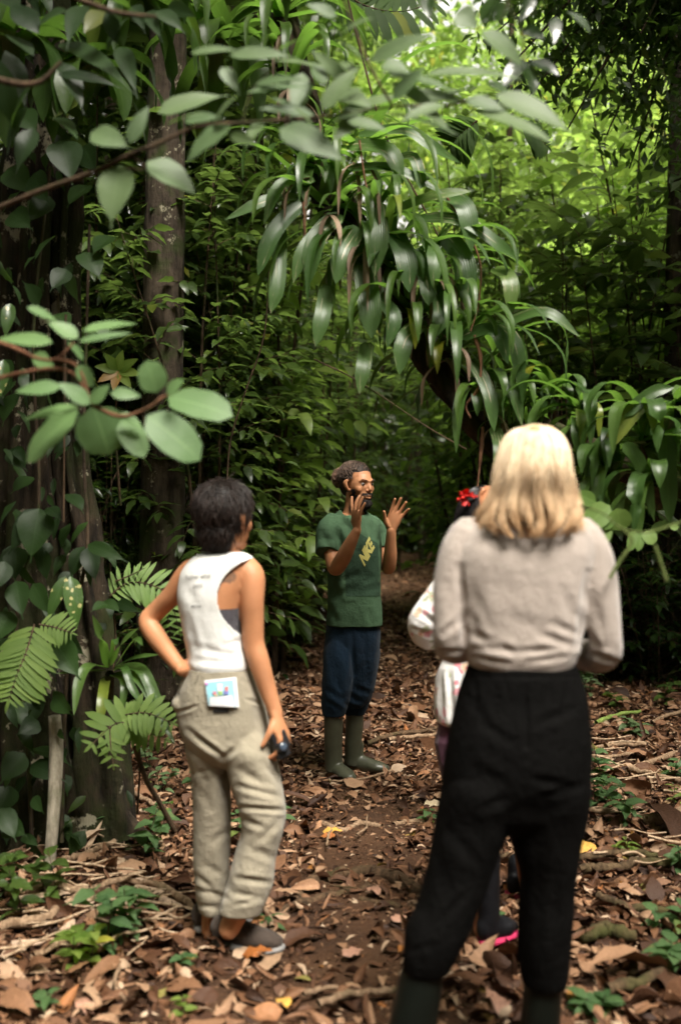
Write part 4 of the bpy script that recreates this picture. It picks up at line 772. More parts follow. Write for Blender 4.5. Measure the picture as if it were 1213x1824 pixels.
LM = {'dark': leaf_mat('leaf_dark_shaded', (.006, .015, .004), (.024, .048, .011), .20, .20), 'mid': leaf_mat('leaf_mid', (.022, .044, .009), (.066, .112, .022), .30, .38, tint=(.28, .44, .08)), 'light': leaf_mat('leaf_light_sunlit', (.12, .20, .035), (.27, .37, .085), .38, .58, tint=(.52, .78, .14)),  # sunlight and undergrowth shade put into the light and dark leaf tones
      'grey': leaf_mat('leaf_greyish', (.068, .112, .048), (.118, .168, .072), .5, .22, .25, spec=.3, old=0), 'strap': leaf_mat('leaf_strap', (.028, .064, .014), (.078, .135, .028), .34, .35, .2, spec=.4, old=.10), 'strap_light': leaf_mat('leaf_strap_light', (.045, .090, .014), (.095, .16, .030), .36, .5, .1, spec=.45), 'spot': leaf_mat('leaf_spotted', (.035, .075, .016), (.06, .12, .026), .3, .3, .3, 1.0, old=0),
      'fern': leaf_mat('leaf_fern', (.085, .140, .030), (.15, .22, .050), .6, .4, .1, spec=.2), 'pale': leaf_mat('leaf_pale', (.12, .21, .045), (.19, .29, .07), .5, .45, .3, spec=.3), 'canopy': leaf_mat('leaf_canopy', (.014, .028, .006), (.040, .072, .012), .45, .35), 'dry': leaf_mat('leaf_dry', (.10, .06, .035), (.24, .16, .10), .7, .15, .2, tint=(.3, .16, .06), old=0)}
def scarred():
    t = NT('leaf_scarred'); uv = t.n('ShaderNodeUVMap'); mp = t.n('ShaderNodeMapping'); mp.inputs['Scale'].default_value = (14, 2.4, 1); g = t.n('ShaderNodeNewGeometry'); t.l(uv.outputs[0], mp.inputs['Vector'])
    off = t.n('ShaderNodeVectorMath', _operation='ADD'); t.l(mp.outputs[0], off.inputs[0]); t.l(t.math('MULTIPLY', g.outputs['Random Per Island'], 40.0), off.inputs[1]); n = t.noise(1.0, off.outputs[0], 2, .5)
    c = t.ramp(g.outputs['Random Per Island'], [(0, (.030, .070, .018)), (.7, (.060, .115, .030)), (1, (.10, .15, .03))]); c = t.mix(t.math('MULTIPLY', t.noise(20, t.coords(), 4), .4), c, (.02, .04, .01, 1))
    c = t.mix(t.ramp(n, [(.66, (0, 0, 0)), (.69, (.9, .9, .9))]), c, (.50, .42, .28, 1)); p = t.n('ShaderNodeBsdfPrincipled', Roughness=.33); p.inputs['Specular IOR Level'].default_value = .5; t.l(c, p.inputs['Base Color'])
    sep = t.n('ShaderNodeSeparateXYZ'); t.l(uv.outputs[0], sep.inputs[0]); t.l(t.bump(t.math('SINE', t.math('MULTIPLY', sep.outputs[0], 60.0)), .25, .002), p.inputs['Normal'])
    tr = t.n('ShaderNodeBsdfTranslucent', Color=(.16, .34, .05, 1)); m = t.n('ShaderNodeMixShader', Fac=.3); t.l(p.outputs[0], m.inputs[1]); t.l(tr.outputs[0], m.inputs[2]); return t.done(m.outputs[0])
LM['scar'] = scarred()

# leaf kits: a few shapes per kind so that no two neighbours match
BARK_ = None
KIT = {'shrub': [leaf_tpl('ovate', .38, 4, 1, .2, d, tw) for d, tw in ((.4, 0), (.9, .2), (.2, -.25))], 'big': [leaf_tpl('ovate', .42, 7, 1, .22, d, tw, .12) for d, tw in ((.5, 0), (1.0, .2), (.3, -.3))],
       'lance': [leaf_tpl('lance', .26, 5, 1, .25, d, tw) for d, tw in ((.5, 0), (1.0, .3), (.7, -.2))], 'tiny': [leaf_tpl('ovate', .45, 2, 1, .2, .4), leaf_tpl('ovate', .5, 2, 1, .1, .8)]}

def make_shrub(seed, h, spread, nstem, leafL, kit, nside=7, per=9, droop=.3, bare=.15):
    """stems with side twigs carrying alternate leaves -> (Stems, Leaves)"""
    r = np.random.default_rng(seed); S = Stems(); L = Leaves(); pos = []; D = []; sc = []
    for k in range(nstem):
        a = r.uniform(0, 2 * math.pi); lean = r.uniform(.05, 1) * spread; b = np.array([r.normal(0, .08), r.normal(0, .08), -.05]); top = np.array([math.cos(a) * lean, math.sin(a) * lean, h * r.uniform(.7, 1)]); mid = (b + top) / 2 + r.normal(0, .08, 3) * h * .3
        P = crom([b, mid, top], 5); S.add(P, .004 + h * .0045, .003)
        for j in range(nside):
            t = bare + (1 - bare) * (j + r.random()) / nside; i = min(int(t * (len(P) - 1)), len(P) - 2); p = P[i] + (P[i + 1] - P[i]) * r.random(); az = r.uniform(0, 2 * math.pi); ln = leafL * r.uniform(2.0, 4.6) * (1.15 - .5 * t); up = r.uniform(-.15, .6)
            q = p + np.array([math.cos(az), math.sin(az), up]) * ln; m = (p + q) / 2 + np.array([0, 0, ln * .12]); T = crom([p, m, q], 3); S.add(T, .0035, .0015, 4)
            for i2 in range(per):
                s = (i2 + .6) / per; ii = min(int(s * (len(T) - 1)), len(T) - 2); c = T[ii] + (T[ii + 1] - T[ii]) * (s * (len(T) - 1) - ii); d = T[ii + 1] - T[ii]; d /= np.linalg.norm(d); sd = np.cross(d, [0, 0, 1.]); sd /= np.linalg.norm(sd) + 1e-6
                dd = d * (.55 + (s > .85) * 1.5) + sd * (1 if i2 % 2 else -1) * (s < .9) + np.array([0, 0, r.normal(-droop, .25)]); pos.append(c); D.append(dd + r.normal(0, .15, 3)); sc.append(leafL * r.uniform(.65, 1.15))
    pos = np.array(pos); D = np.array(D); N = np.array([0, 0, 1.]) + r.normal(0, .25, (len(D), 3)); R = frames(D, N); L.addmany(KIT[kit], pos, R, np.array(sc)); return S, L
def plant_thing(name, seed, mat, stemmat=TWIG, **kw):
    root = empty(name, (0, 0, 0)); S, L = make_shrub(seed, **kw); S.obj('stem', stemmat, root); L.obj('foliage', LM[mat], root); return root
def place(proto, used, x, y, s=1.0, rz=None, z=None):
    o = proto if not used.get(proto.name) else copy_tree(proto); used[proto.name] = True
    o.location = (x, y, float(gh(x, y)) if z is None else z); o.rotation_euler = (0, 0, rng.uniform(0, 6.28) if rz is None else rz); o.scale = (s, s, s * rng.uniform(.92, 1.1)); return o
def frontier(y, side):              # inner edge of the undergrowth on either side of the path
    return float(np.interp(y, [6, 9, 11, 14, 20, 28], [-1.6, -1.25, -1.1, -.75, .35, 1.35])) if side < 0 else float(np.interp(y, [6, 9.5, 12, 16, 28], [3.4, 2.6, 2.0, 1.9, 2.6]))

def where(px):
    for lim, ph in ((60, 'behind the left edge of the massive trunk'), (190, 'close behind the massive mossy trunk'), (262, 'between the massive trunk and the straight tree'), (345, 'behind the straight pale tree'), (455, 'behind the woman in khaki trousers'), (560, 'just left of the guide'), (640, 'straight behind the guide'), (760, 'right of the guide at the end of the path'), (860, 'behind the dark-haired woman'), (960, 'left of the blonde woman\'s head'), (1030, 'behind the blonde woman'), (1120, 'right of the blonde woman'), (1250, 'at the right edge')):
        if px < lim: return ph
    return 'beyond the right edge'
RANK = ['nearest', 'second nearest', 'third nearest', 'fourth nearest', 'fifth nearest', 'sixth nearest', 'seventh nearest', 'eighth nearest', 'ninth nearest', 'tenth nearest', 'eleventh nearest', 'twelfth nearest', 'thirteenth nearest', 'fourteenth nearest', 'fifteenth nearest'] + [w + ' nearest' for w in ('sixteenth', 'seventeenth', 'eighteenth', 'nineteenth', 'twentieth', 'twenty-first', 'twenty-second', 'twenty-third', 'twenty-fourth', 'twenty-fifth', 'twenty-sixth', 'twenty-seventh', 'twenty-eighth', 'twenty-ninth', 'thirtieth')]
def rank_labels(items, word, key=lambda o: o.location.y):
    bins = {}
    for o in items: bins.setdefault(where(float(proj(np.array(o.location))[0])), []).append(o)
    for ph, os_ in bins.items():
        for i, o in enumerate(sorted(os_, key=key)): o['label'] = (RANK[min(i, 29)] + ' ' if len(os_) > 1 else '') + word + ' ' + ph
def build_background():
    used = {}; made = {}
    low = [plant_thing('shrub', 100 + i, 'dark', h=1.1, spread=.55, nstem=9, leafL=.13, kit='shrub', nside=7, per=8, bare=0.02) for i in range(3)]  # dark leaf tone stands in for deep undergrowth shade
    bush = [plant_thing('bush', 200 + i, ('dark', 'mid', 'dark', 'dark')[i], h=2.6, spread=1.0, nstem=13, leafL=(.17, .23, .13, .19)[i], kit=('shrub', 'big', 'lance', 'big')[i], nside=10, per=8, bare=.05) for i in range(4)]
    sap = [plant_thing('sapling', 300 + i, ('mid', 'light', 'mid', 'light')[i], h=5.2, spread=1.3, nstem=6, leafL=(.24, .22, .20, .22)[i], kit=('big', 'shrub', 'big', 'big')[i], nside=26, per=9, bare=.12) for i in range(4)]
    glossy = [plant_thing('broadleaf_sapling', 400 + i, 'mid', h=3.6, spread=.8, nstem=4, leafL=.27, kit='big', nside=9, per=7, bare=.3, droop=.15) for i in range(2)]
    lab = {'shrub': ('low shade-toned shrub in the undergrowth beside the path', 'shrub', 'low shrubs of the undergrowth'), 'bush': ('dense leafy bush in the shade behind the group', 'bush', 'leafy bushes behind the group'),
           'sapling': ('tall thin sapling with spreading leaves deep in the forest', 'sapling', 'tall saplings deep in the forest'), 'broadleaf_sapling': ('sapling with large glossy leaves right of the hanging epiphytes', 'sapling', 'large-leaved saplings on the right')}
    def put(pr, x, y, s):
        o = place(pr, used, x, y, s); k_ = pr.name.split('.')[0]; l, c, g = lab[k_]; tag(o, l, c, g); made.setdefault(k_, []).append(o)
    for side in (-1, 1):
        y = 8.6 if side < 0 else 10.2
        while y < 27:
            f = frontier(y, side); lim = side * (.33 * y + 1.6); k = 0; x = f + side * rng.uniform(.1, .5)
            while abs(x) < abs(lim) and (x - f) * side >= 0 or k == 0:
                c = 'low' if k == 0 else 'any'
                if c == 'low': put(low[rng.integers(3)], x, y, rng.uniform(.7, 1.15))
                else:
                    u = rng.random()
                    if u < .18: put(low[rng.integers(3)], x, y, rng.uniform(.9, 1.6))
                    elif u < .62: put(bush[rng.integers(4)], x, y, rng.uniform(.75, 1.35))
                    else: put(sap[(1, 3, 1, 3, 0)[rng.integers(5)] if x > 1.2 else rng.integers(4)], x, y, rng.uniform(.75, 1.4))  # pale leaf tone favoured on the right to imitate light from the gap
                x += side * rng.uniform(.42, .78) * (1 + y * .03); k += 1
            y += rng.uniform(.62, .88) * (1 + y * .03)
    for px, d, s in ((1010, 9.3, 1.1), (1120, 9.5, 1.25), (1200, 9.2, 1.2), (1270, 9.6, 1.3), (950, 10.0, 1.1), (1070, 10.2, 1.25)):
        p = W(px, 900, d); put(glossy[rng.integers(2)], p[0], p[1], s)
    for px, d, s in ((150, 8.2, 1.0), (215, 8.6, 1.1), (355, 8.9, 1.0), (410, 8.6, .95), (470, 9.4, 1.1), (540, 11.5, 1.0), (370, 7.4, .8), (610, 15, 1.1), (700, 22, 1.2), (560, 13, 1.0), (820, 12.5, 1.0), (900, 11.0, 1.0), (860, 14, 1.1)): p = W(px, 900, d); put(sap[rng.integers(4)], p[0], p[1], s)
    for px, d, s in ((1060, 9.0, 1.0), (1110, 9.3, 1.1), (1165, 8.9, 1.0), (1215, 9.2, 1.2), (1260, 8.8, 1.1), (1090, 10.0, 1.3), (1190, 10.2, 1.3), (470, 10.4, .8), (520, 11.2, .9), (440, 9.6, .8)): p = W(px, 900, d); put(low[rng.integers(3)], p[0], p[1], s)
    for px, d, s in ((180, 7.2, .9), (205, 7.6, .8), (225, 8.8, 1.2), (360, 9.2, 1.15), (420, 10.5, 1.2), (90, 8.0, 1.1), (330, 7.6, .55)):
        p = W(px, 900, d); put(bush[rng.integers(3)], p[0], p[1], s)
    for x, y in ((.9, 27.5), (1.6, 28.5), (2.3, 28), (3.0, 29), (1.9, 30)): put(bush[rng.integers(4)], x, y, 1.1)
    for pr in low + bush + sap + glossy:
        if not used.get(pr.name):
            for ch in list(pr.children): bpy.data.objects.remove(ch)
            bpy.data.objects.remove(pr)
    for k_, w_ in (('shrub', 'low dark shrub'), ('bush', 'dense leafy bush'), ('sapling', 'tall thin sapling'), ('broadleaf_sapling', 'sapling with large glossy leaves')): rank_labels(made[k_], w_)
    # the far wood that closes the view, and a leaf roof added to shade the undergrowth
    L = Leaves(); n = 110000; x = rng.uniform(-15, 15, n); y = rng.uniform(29, 37, n); z = np.where(rng.random(n) < .45, rng.uniform(0, 8, n), rng.uniform(0, 19, n)); px, py = proj(np.stack([x, y, z], 1))
    hole = 1.05 * np.exp(-(((px - 830) / 150) ** 2 + ((py - 70) / 130) ** 2)) + .5 * np.exp(-(((px - 1050) / 60) ** 2 + ((py - 100) / 60) ** 2)); cl = np.sin(x * 1.3 + z * .7) + np.sin(z * 1.9 - x * .6 + y) + np.sin(x * 2.7 + y * 2.2)
    keep = (rng.random(n) > hole * .96) & (cl > -2.6 + hole * 3.0); P = np.stack([x, y, z], 1)[keep]; D = rng.normal(0, 1, P.shape); D[:, 2] -= .5; L.addmany(KIT['tiny'], P, frames(D, np.array([0, -.4, 1.]) + rng.normal(0, .5, P.shape)), rng.uniform(.28, .6, len(P)))
    tag(L.obj('far_wood', LM['mid']), kind='stuff')
    # crowns in the far gap, with sunlight put into their pale leaf colour
    for k, (px, py, d, rx, rz, n) in enumerate(((880, 170, 24, 2.0, 1.5, 1900), (960, 240, 21, 2.2, 1.6, 3200), (740, 190, 25, 1.8, 1.6, 2400), (1080, 250, 20, 2.0, 1.5, 2600), (880, 290, 19, 1.8, 1.2, 2400), (640, 80, 23, 1.7, 1.8, 2200), (1000, 60, 25, 1.8, 1.4, 1800))):
        c = W(px, py, d); t = empty('sunlit_tree', (c[0], c[1], 0), 'far tree with yellow-green crown toned as sunlit, ' + ('at the top just right of centre', 'in the middle of the bright gap', 'left of the bright gap', 'right of the bright gap', 'lowest in the bright gap', 'left of the others at the top edge', 'topmost near the dark hanging crown')[k], 'tree', 'sunlit trees in the bright gap')
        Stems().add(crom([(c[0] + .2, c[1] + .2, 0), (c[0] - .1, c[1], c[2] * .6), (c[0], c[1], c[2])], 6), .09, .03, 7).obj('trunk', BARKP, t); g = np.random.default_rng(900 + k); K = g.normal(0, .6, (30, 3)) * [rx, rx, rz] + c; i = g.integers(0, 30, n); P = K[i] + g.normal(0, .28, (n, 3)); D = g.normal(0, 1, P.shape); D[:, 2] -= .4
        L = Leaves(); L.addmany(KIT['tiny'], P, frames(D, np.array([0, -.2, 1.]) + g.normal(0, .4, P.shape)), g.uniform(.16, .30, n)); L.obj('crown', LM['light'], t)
    L = Leaves(); n = 130000; x = rng.uniform(-13, 13, n); y = rng.uniform(-12, 31, n); z = np.where(y > 6.2, np.clip(2.3 + .50 * y, 5.7, 12) + .3, 8.2) + rng.uniform(0, 2.4, n)
    gap = (np.hypot((x - .9) / 4.2, (y + .3) / 5.4) < 1 + .12 * np.sin(np.arctan2(y, x) * 5)) | ((x > .5 + .05 * (y - 12)) & (x < 12) & (y > 11.8) & (y < 31)) | (np.hypot((x - 1.3) / 1.2, (y - 15) / 6.0) < 1) | ((x > 2.0) & (x < 5.5) & (y > 6.4) & (y < 12) & (np.sin(x * 3.1 + y * 2.3) + np.sin(y * 4.1 - x) > -.9)) | ((x > -2.4) & (x < -.9) & (y > 15) & (y < 18)); cl = np.sin(x * 1.7 + y * .9) + np.sin(y * 1.5 - x); keep = (~gap | (rng.random(n) < .03)) & (cl > -1.5)  # openings shaped to let light reach the people, path and right-hand foliage
    P = np.stack([x, y, z], 1)[keep]; D = rng.normal(0, 1, P.shape); D[:, 2] *= .4; L.addmany(KIT['tiny'], P, frames(D, np.array([0, 0, 1.]) + rng.normal(0, .4, P.shape)), rng.uniform(.25, .5, len(P)))
    tag(L.obj('light_shaping_canopy', LM['canopy']), kind='stuff')
    # unseen forest beside and behind the viewer, added to block low sky light
    L = Leaves(); n = 60000; a = rng.uniform(0, 2 * math.pi, n); rr = rng.uniform(7.0, 9.5, n); P = np.stack([np.sin(a) * rr, 1 - np.cos(a) * rr * 1.15, rng.uniform(0, 9.5, n)], 1); P = P[(np.abs(P[:, 0]) > .33 * np.clip(P[:, 1], 0, 99) + 2.2) | (P[:, 1] < -3)]
    D = rng.normal(0, 1, P.shape); D[:, 2] -= .5; L.addmany(KIT['tiny'], P, frames(D, np.array([0, 0, 1.]) + rng.normal(0, .5, P.shape)), rng.uniform(.3, .6, len(P))); tag(L.obj('unseen_surrounding_wood', LM['canopy']), kind='stuff')
build_background()

# ------------------------------------------------------------------ trunks
def trunk(name, pts, r, mat, parent, n=40, sub=14, amp=.02, ridges=0, seed=0, ref=(1, 0, 0)):
    V, F = tube(pts, r, sub=sub, n=n, ref=ref, round_ends=False); F = [f for f in F]; me = mesh_obj(name, V, F, mat, parent); V2 = V.copy(); m = len(V) // n
    for i in range(m):
        ring = V[i * n:(i + 1) * n]; c = ring.mean(0); d = ring - c; L = np.linalg.norm(d, axis=1)[:, None] + 1e-9
        for j in range(n):
            p = Vector(V[i * n + j]) ; k = noise.noise(Vector((p.x * 9 + seed, p.y * 9, p.z * 2.2))) * amp + noise.noise(Vector((p.x * 26, p.y * 26 + seed, p.z * 7))) * amp * .45
            if ridges: k += amp * 1.2 * math.sin(j / n * 2 * math.pi * ridges + 2 * math.sin(p.z * 1.3 + seed))
            V2[i * n + j] += d[j] / L[j] * k
    me.data.vertices.foreach_set('co', V2.astype(np.float32).ravel()); me.data.update(); return me
def crown_leaves(c, r, n, leaf, mat, parent, seed, kit='tiny', name='crown'):
    g = np.random.default_rng(seed); K = g.normal(0, .55, (26, 3)) * r + c; i = g.integers(0, 26, n); P = K[i] + g.normal(0, .30, (n, 3)) * min(r) * .55; D = g.normal(0, 1, P.shape); D[:, 2] -= .6
    L = Leaves(); L.addmany(KIT[kit], P, frames(D, np.array([0, 0, 1.]) + g.normal(0, .5, P.shape)), g.uniform(.6, 1.1, n) * leaf); return L.obj(name, LM[mat], parent)
def build_trees():
    # the great mossy trunk at the left edge
    mossy = bark_mat('mossy_bark', (.005, .0038, .0025), (.045, .031, .019), (.020, .024, .006), .7, 1.0, .5)
    p = W(60, 900, 4.95); t = empty('old_tree', (p[0], p[1], 0), 'massive mossy trunk with flared roots filling the left edge', 'tree')
    trunk('trunk', [W(82, 1530, 4.95), W(80, 1440, 4.95), W(72, 1300, 4.98), W(60, 1130, 5.0), W(48, 960, 5.0), W(45, 700, 5.0), W(50, 400, 5.0), W(62, 150, 5.0), W(66, -120, 5.0), W(66, -420, 5.0)], [(.34, .32), (.28, .28), (.22, .24), (.17, .2), (.14, .17), (.12, .15), (.10, .14), (.095, .13), (.09, .12), (.08, .10)], mossy, t, 64, 16, .035, 7, 1)
    trunk('buttress', [W(192, 1520, 4.85), W(188, 1430, 4.87), W(178, 1300, 4.9), W(168, 1150, 4.93), W(150, 1000, 4.96), W(132, 860, 5.0), W(120, 600, 5.0), W(118, 300, 5.02)], [(.14, .13), (.11, .11), (.09, .10), (.075, .08), (.06, .07), (.05, .06), (.035, .04), (.03, .03)], mossy, t, 40, 14, .03, 4, 5)
    trunk('surface_root', [W(215, 1470, 4.86), W(262, 1500, 4.8), W(300, 1520, 4.75)], [.07, .04, .02], mossy, t, 20, 8, .01)
    crown_leaves(np.array([-1.4, 3.0, 6.2]), np.array([1.15, 1.3, .8]), 5200, .24, 'canopy', t, 71)  # unseen crown placed forward of the trunk to shade it
    Stems().add(crom([W(66, -400, 5.0), (-1.35, 4.0, 5.3), (-1.4, 3.0, 6.2)], 5), .10, .05, 8).obj('limb', BARK, t)  # unseen limb out to the shading crown
    # straight pale trunk behind
    p = W(288, 900, 7.3); t = empty('straight_tree', (p[0], p[1], 0), 'straight pale grey-brown trunk standing behind the woman in khaki trousers', 'tree')
    trunk('trunk', [W(286, 1240, 7.3), W(287, 1120, 7.3), W(290, 900, 7.3), W(291, 600, 7.3), W(295, 300, 7.3), W(300, 60, 7.3), W(302, -200, 7.3), W(305, -420, 7.3)], [.20, .165, .150, .142, .135, .122, .113, .095], BARKP, t, 36, 14, .012, 0, 9)
    crown_leaves(W(305, -520, 7.3), np.array([2.2, 1.8, 1.0]), 3200, .28, 'canopy', t, 72)
    for i, (px, d, w, ln) in enumerate(((1203, 9.5, .11, 20), (440, 9.6, .035, -6), (905, 18, .06, 10), (395, 15, .05, 20), (200, 12, .06, 8))):
        p = W(px, 900, d); t = empty('forest_tree', (p[0], p[1], 0), ('brown trunk close to the right edge among dark leaves', 'thin mossy pole of a young tree left of the guide', 'slender trunk far off above the blonde woman', 'dark slender trunk between the straight tree and the guide', 'dark slender trunk between the two big trunks on the left')[i], 'tree', 'slim trunks deep in the forest')
        top = W(px + ln, -350 if d < 15 else -150, d); b = W(px, 900, d); b[2] = -.05; mid = (b + top) / 2 + np.array([rng.normal(0, .06), 0, 0]); trunk('trunk', [b, mid, top], [w * 1.2, w, w * .8], BARK if i != 0 else BARKP, t, 16, 14, .008, 0, i)
        crown_leaves(top, np.array([1.6, 1.4, .8]), 1300, .26, 'canopy', t, 80 + i)
    # dark branches hanging into the upper right corner
    p = W(1250, 900, 8.2); t = empty('overhanging_tree', (p[0], p[1], 0), 'dark tree whose small-leaved crown hangs into the upper right corner', 'tree')
    trunk('trunk', [(p[0] + .8, p[1], -.1), W(1400, 400, 8.2), W(1340, -60, 8.2), W(1290, -300, 8.2)], [.2, .17, .14, .1], BARK, t, 24, 12, .01, 0, 31)
    S = Stems(); g = np.random.default_rng(5); L = Leaves(); pos = []
    ends = [(880, 60), (905, 120), (960, 40), (935, 180), (1000, 150), (1010, 230), (1075, 120), (1080, 240), (1140, 60), (1150, 170), (1165, 260), (1210, 120), (1225, 240), (1100, 20), (1020, 60), (1250, 60), (930, 0), (1060, -40), (1180, -40), (1215, 330), (1120, 300)]
    for ex, ey in ends:
        d = g.uniform(7.4, 8.6); a = W(1330, -140, 8.2); b = W(ex, ey, d); m = (a + b) / 2 + np.array([0, 0, .35]); P = crom([a, m, b], 8); S.add(P, .03, .006, 5)
        for k in range(52):
            i = int((g.random() ** .6) * (len(P) - 1)); c = P[i] + g.normal(0, .16, 3) * [1, 1.5, .8]; pos.append(c + g.normal(0, .05, (7, 3)))
    P = np.concatenate(pos); D = g.normal(0, 1, P.shape); D[:, 2] -= .7; L.addmany(KIT['tiny'], P, frames(D, np.array([0, 0, 1.]) + g.normal(0, .5, P.shape)), g.uniform(.07, .14, len(P))); S.obj('branches', BARK, t); L.obj('crown', LM['canopy'], t)
build_trees()

# ------------------------------------------------------------------ plants laid out one leaf at a time, each at its own distance
def hand_leaf(L, b, tip, w, kind='ovate', n=8, across=2, fold=.15, bow=.10, roll=0.0, wave=.04, side=None):
    """a leaf from base b to tip (world points), full width w metres; its face turned towards the light and a little to the viewer"""
    b = np.asarray(b, float); tip = np.asarray(tip, float); D = tip - b; ln = np.linalg.norm(D); V, F, U = leaf_tpl(kind, w / ln, n, across, fold, bow * 4, rng.normal(0, .12), wave)
    e = V[n * (2 * across + 1) + across]; a = math.atan2(e[2], e[1]); c, s = math.cos(-a), math.sin(-a); Y = V[:, 1] * c - V[:, 2] * s; Z = V[:, 1] * s + V[:, 2] * c; V = np.stack([V[:, 0], Y, Z], 1) / math.hypot(e[1], e[2])
    up = np.array([0, -.75, .65]) if side is None else np.asarray(side, float); R = frames(D[None] / ln, up, np.array([roll])); L.add((V, F, U), b[None], R, ln)
def strap(L, pts, w, n=None, kind='strap', up=(0, -.5, .8), fold=.25, sub=5):
    """a long arching leaf along points"""
    P = crom(pts, sub); m = len(P); T = np.gradient(P, axis=0); T /= np.linalg.norm(T, axis=1)[:, None]; X = np.cross(T, np.asarray(up, float)); X /= np.linalg.norm(X, axis=1)[:, None] + 1e-9; Z = np.cross(X, T); t = np.linspace(0, 1, m); hw = prof(kind, t) * w / 2; V = []; U = []
    for u in (-1, -.5, 0, .5, 1): V.append(P + X * (u * hw)[:, None] + Z * (abs(u) * hw * fold)[:, None]); U.append(np.stack([np.full(m, u * .5 + .5), t], 1))
    V = np.stack(V, 1).reshape(-1, 3); U = np.stack(U, 1).reshape(-1, 2); F = np.array([[i * 5 + j, i * 5 + j + 1, (i + 1) * 5 + j + 1, (i + 1) * 5 + j] for i in range(m - 1) for j in range(4)]); L.V.append(V); L.F.append(F + L.n); L.U.append(U); L.n += len(V)
def pxm(w, d): return w * d / F_PX
def rosette(L, c, n, ln, w, seed, lo=-.3, hi=1.2, droop=1.0, facing=None, spread=2 * math.pi):
    g = np.random.default_rng(seed)
    for k in range(n):
        az = (g.uniform(0, 2 * math.pi) if facing is None else facing + g.uniform(-spread / 2, spread / 2)); el = g.uniform(lo, hi); l = ln * g.uniform(.6, 1.15); p = np.array(c, float) + g.normal(0, .02, 3); P = [p]; e = el; steps = 5; bend = droop * g.uniform(.7, 1.4) * (1.0 + .5 * max(el, 0))
        for s in range(steps):
            p = p + np.array([math.cos(az) * math.cos(e), math.sin(az) * math.cos(e), math.sin(e)]) * l / steps; e = max(e - bend * .55 * (.4 + s * .28), -1.5); P.append(p)
        strap(L, P, w * g.uniform(.7, 1.2), up=(0.01, -.02, 1), sub=3)
def fern_frond(L, pts, wmax, n=16, tw=.8, up=(0, -.5, .8), lw=.20):
    P = crom(pts, 6); m = len(P); up = np.asarray(up, float); pos = []; D = []; sc = []
    for k in range(n):
        t = (k + .6) / n; i = min(int(t * (m - 1)), m - 2); c = P[i] + (P[i + 1] - P[i]) * (t * (m - 1) - i); T = P[i + 1] - P[i]; T /= np.linalg.norm(T); X = np.cross(T, up); X /= np.linalg.norm(X); ln = wmax * (math.sin(math.pi * (t * .80 + .16)) ** .7)
        for s in (-1, 1): pos.append(c); D.append(X * s + T * .38 + rng.normal(0, .05, 3) - up * 0 + np.array([0, 0, -.12])); sc.append(ln * rng.uniform(.9, 1.06))
    pos.append(P[-2]); D.append(P[-1] - P[-3]); sc.append(wmax * .4); tp = leaf_tpl('strap', lw, 5, 1, .1, .45); L.add(tp, np.array(pos), frames(np.array(D), up), np.array(sc)); return P

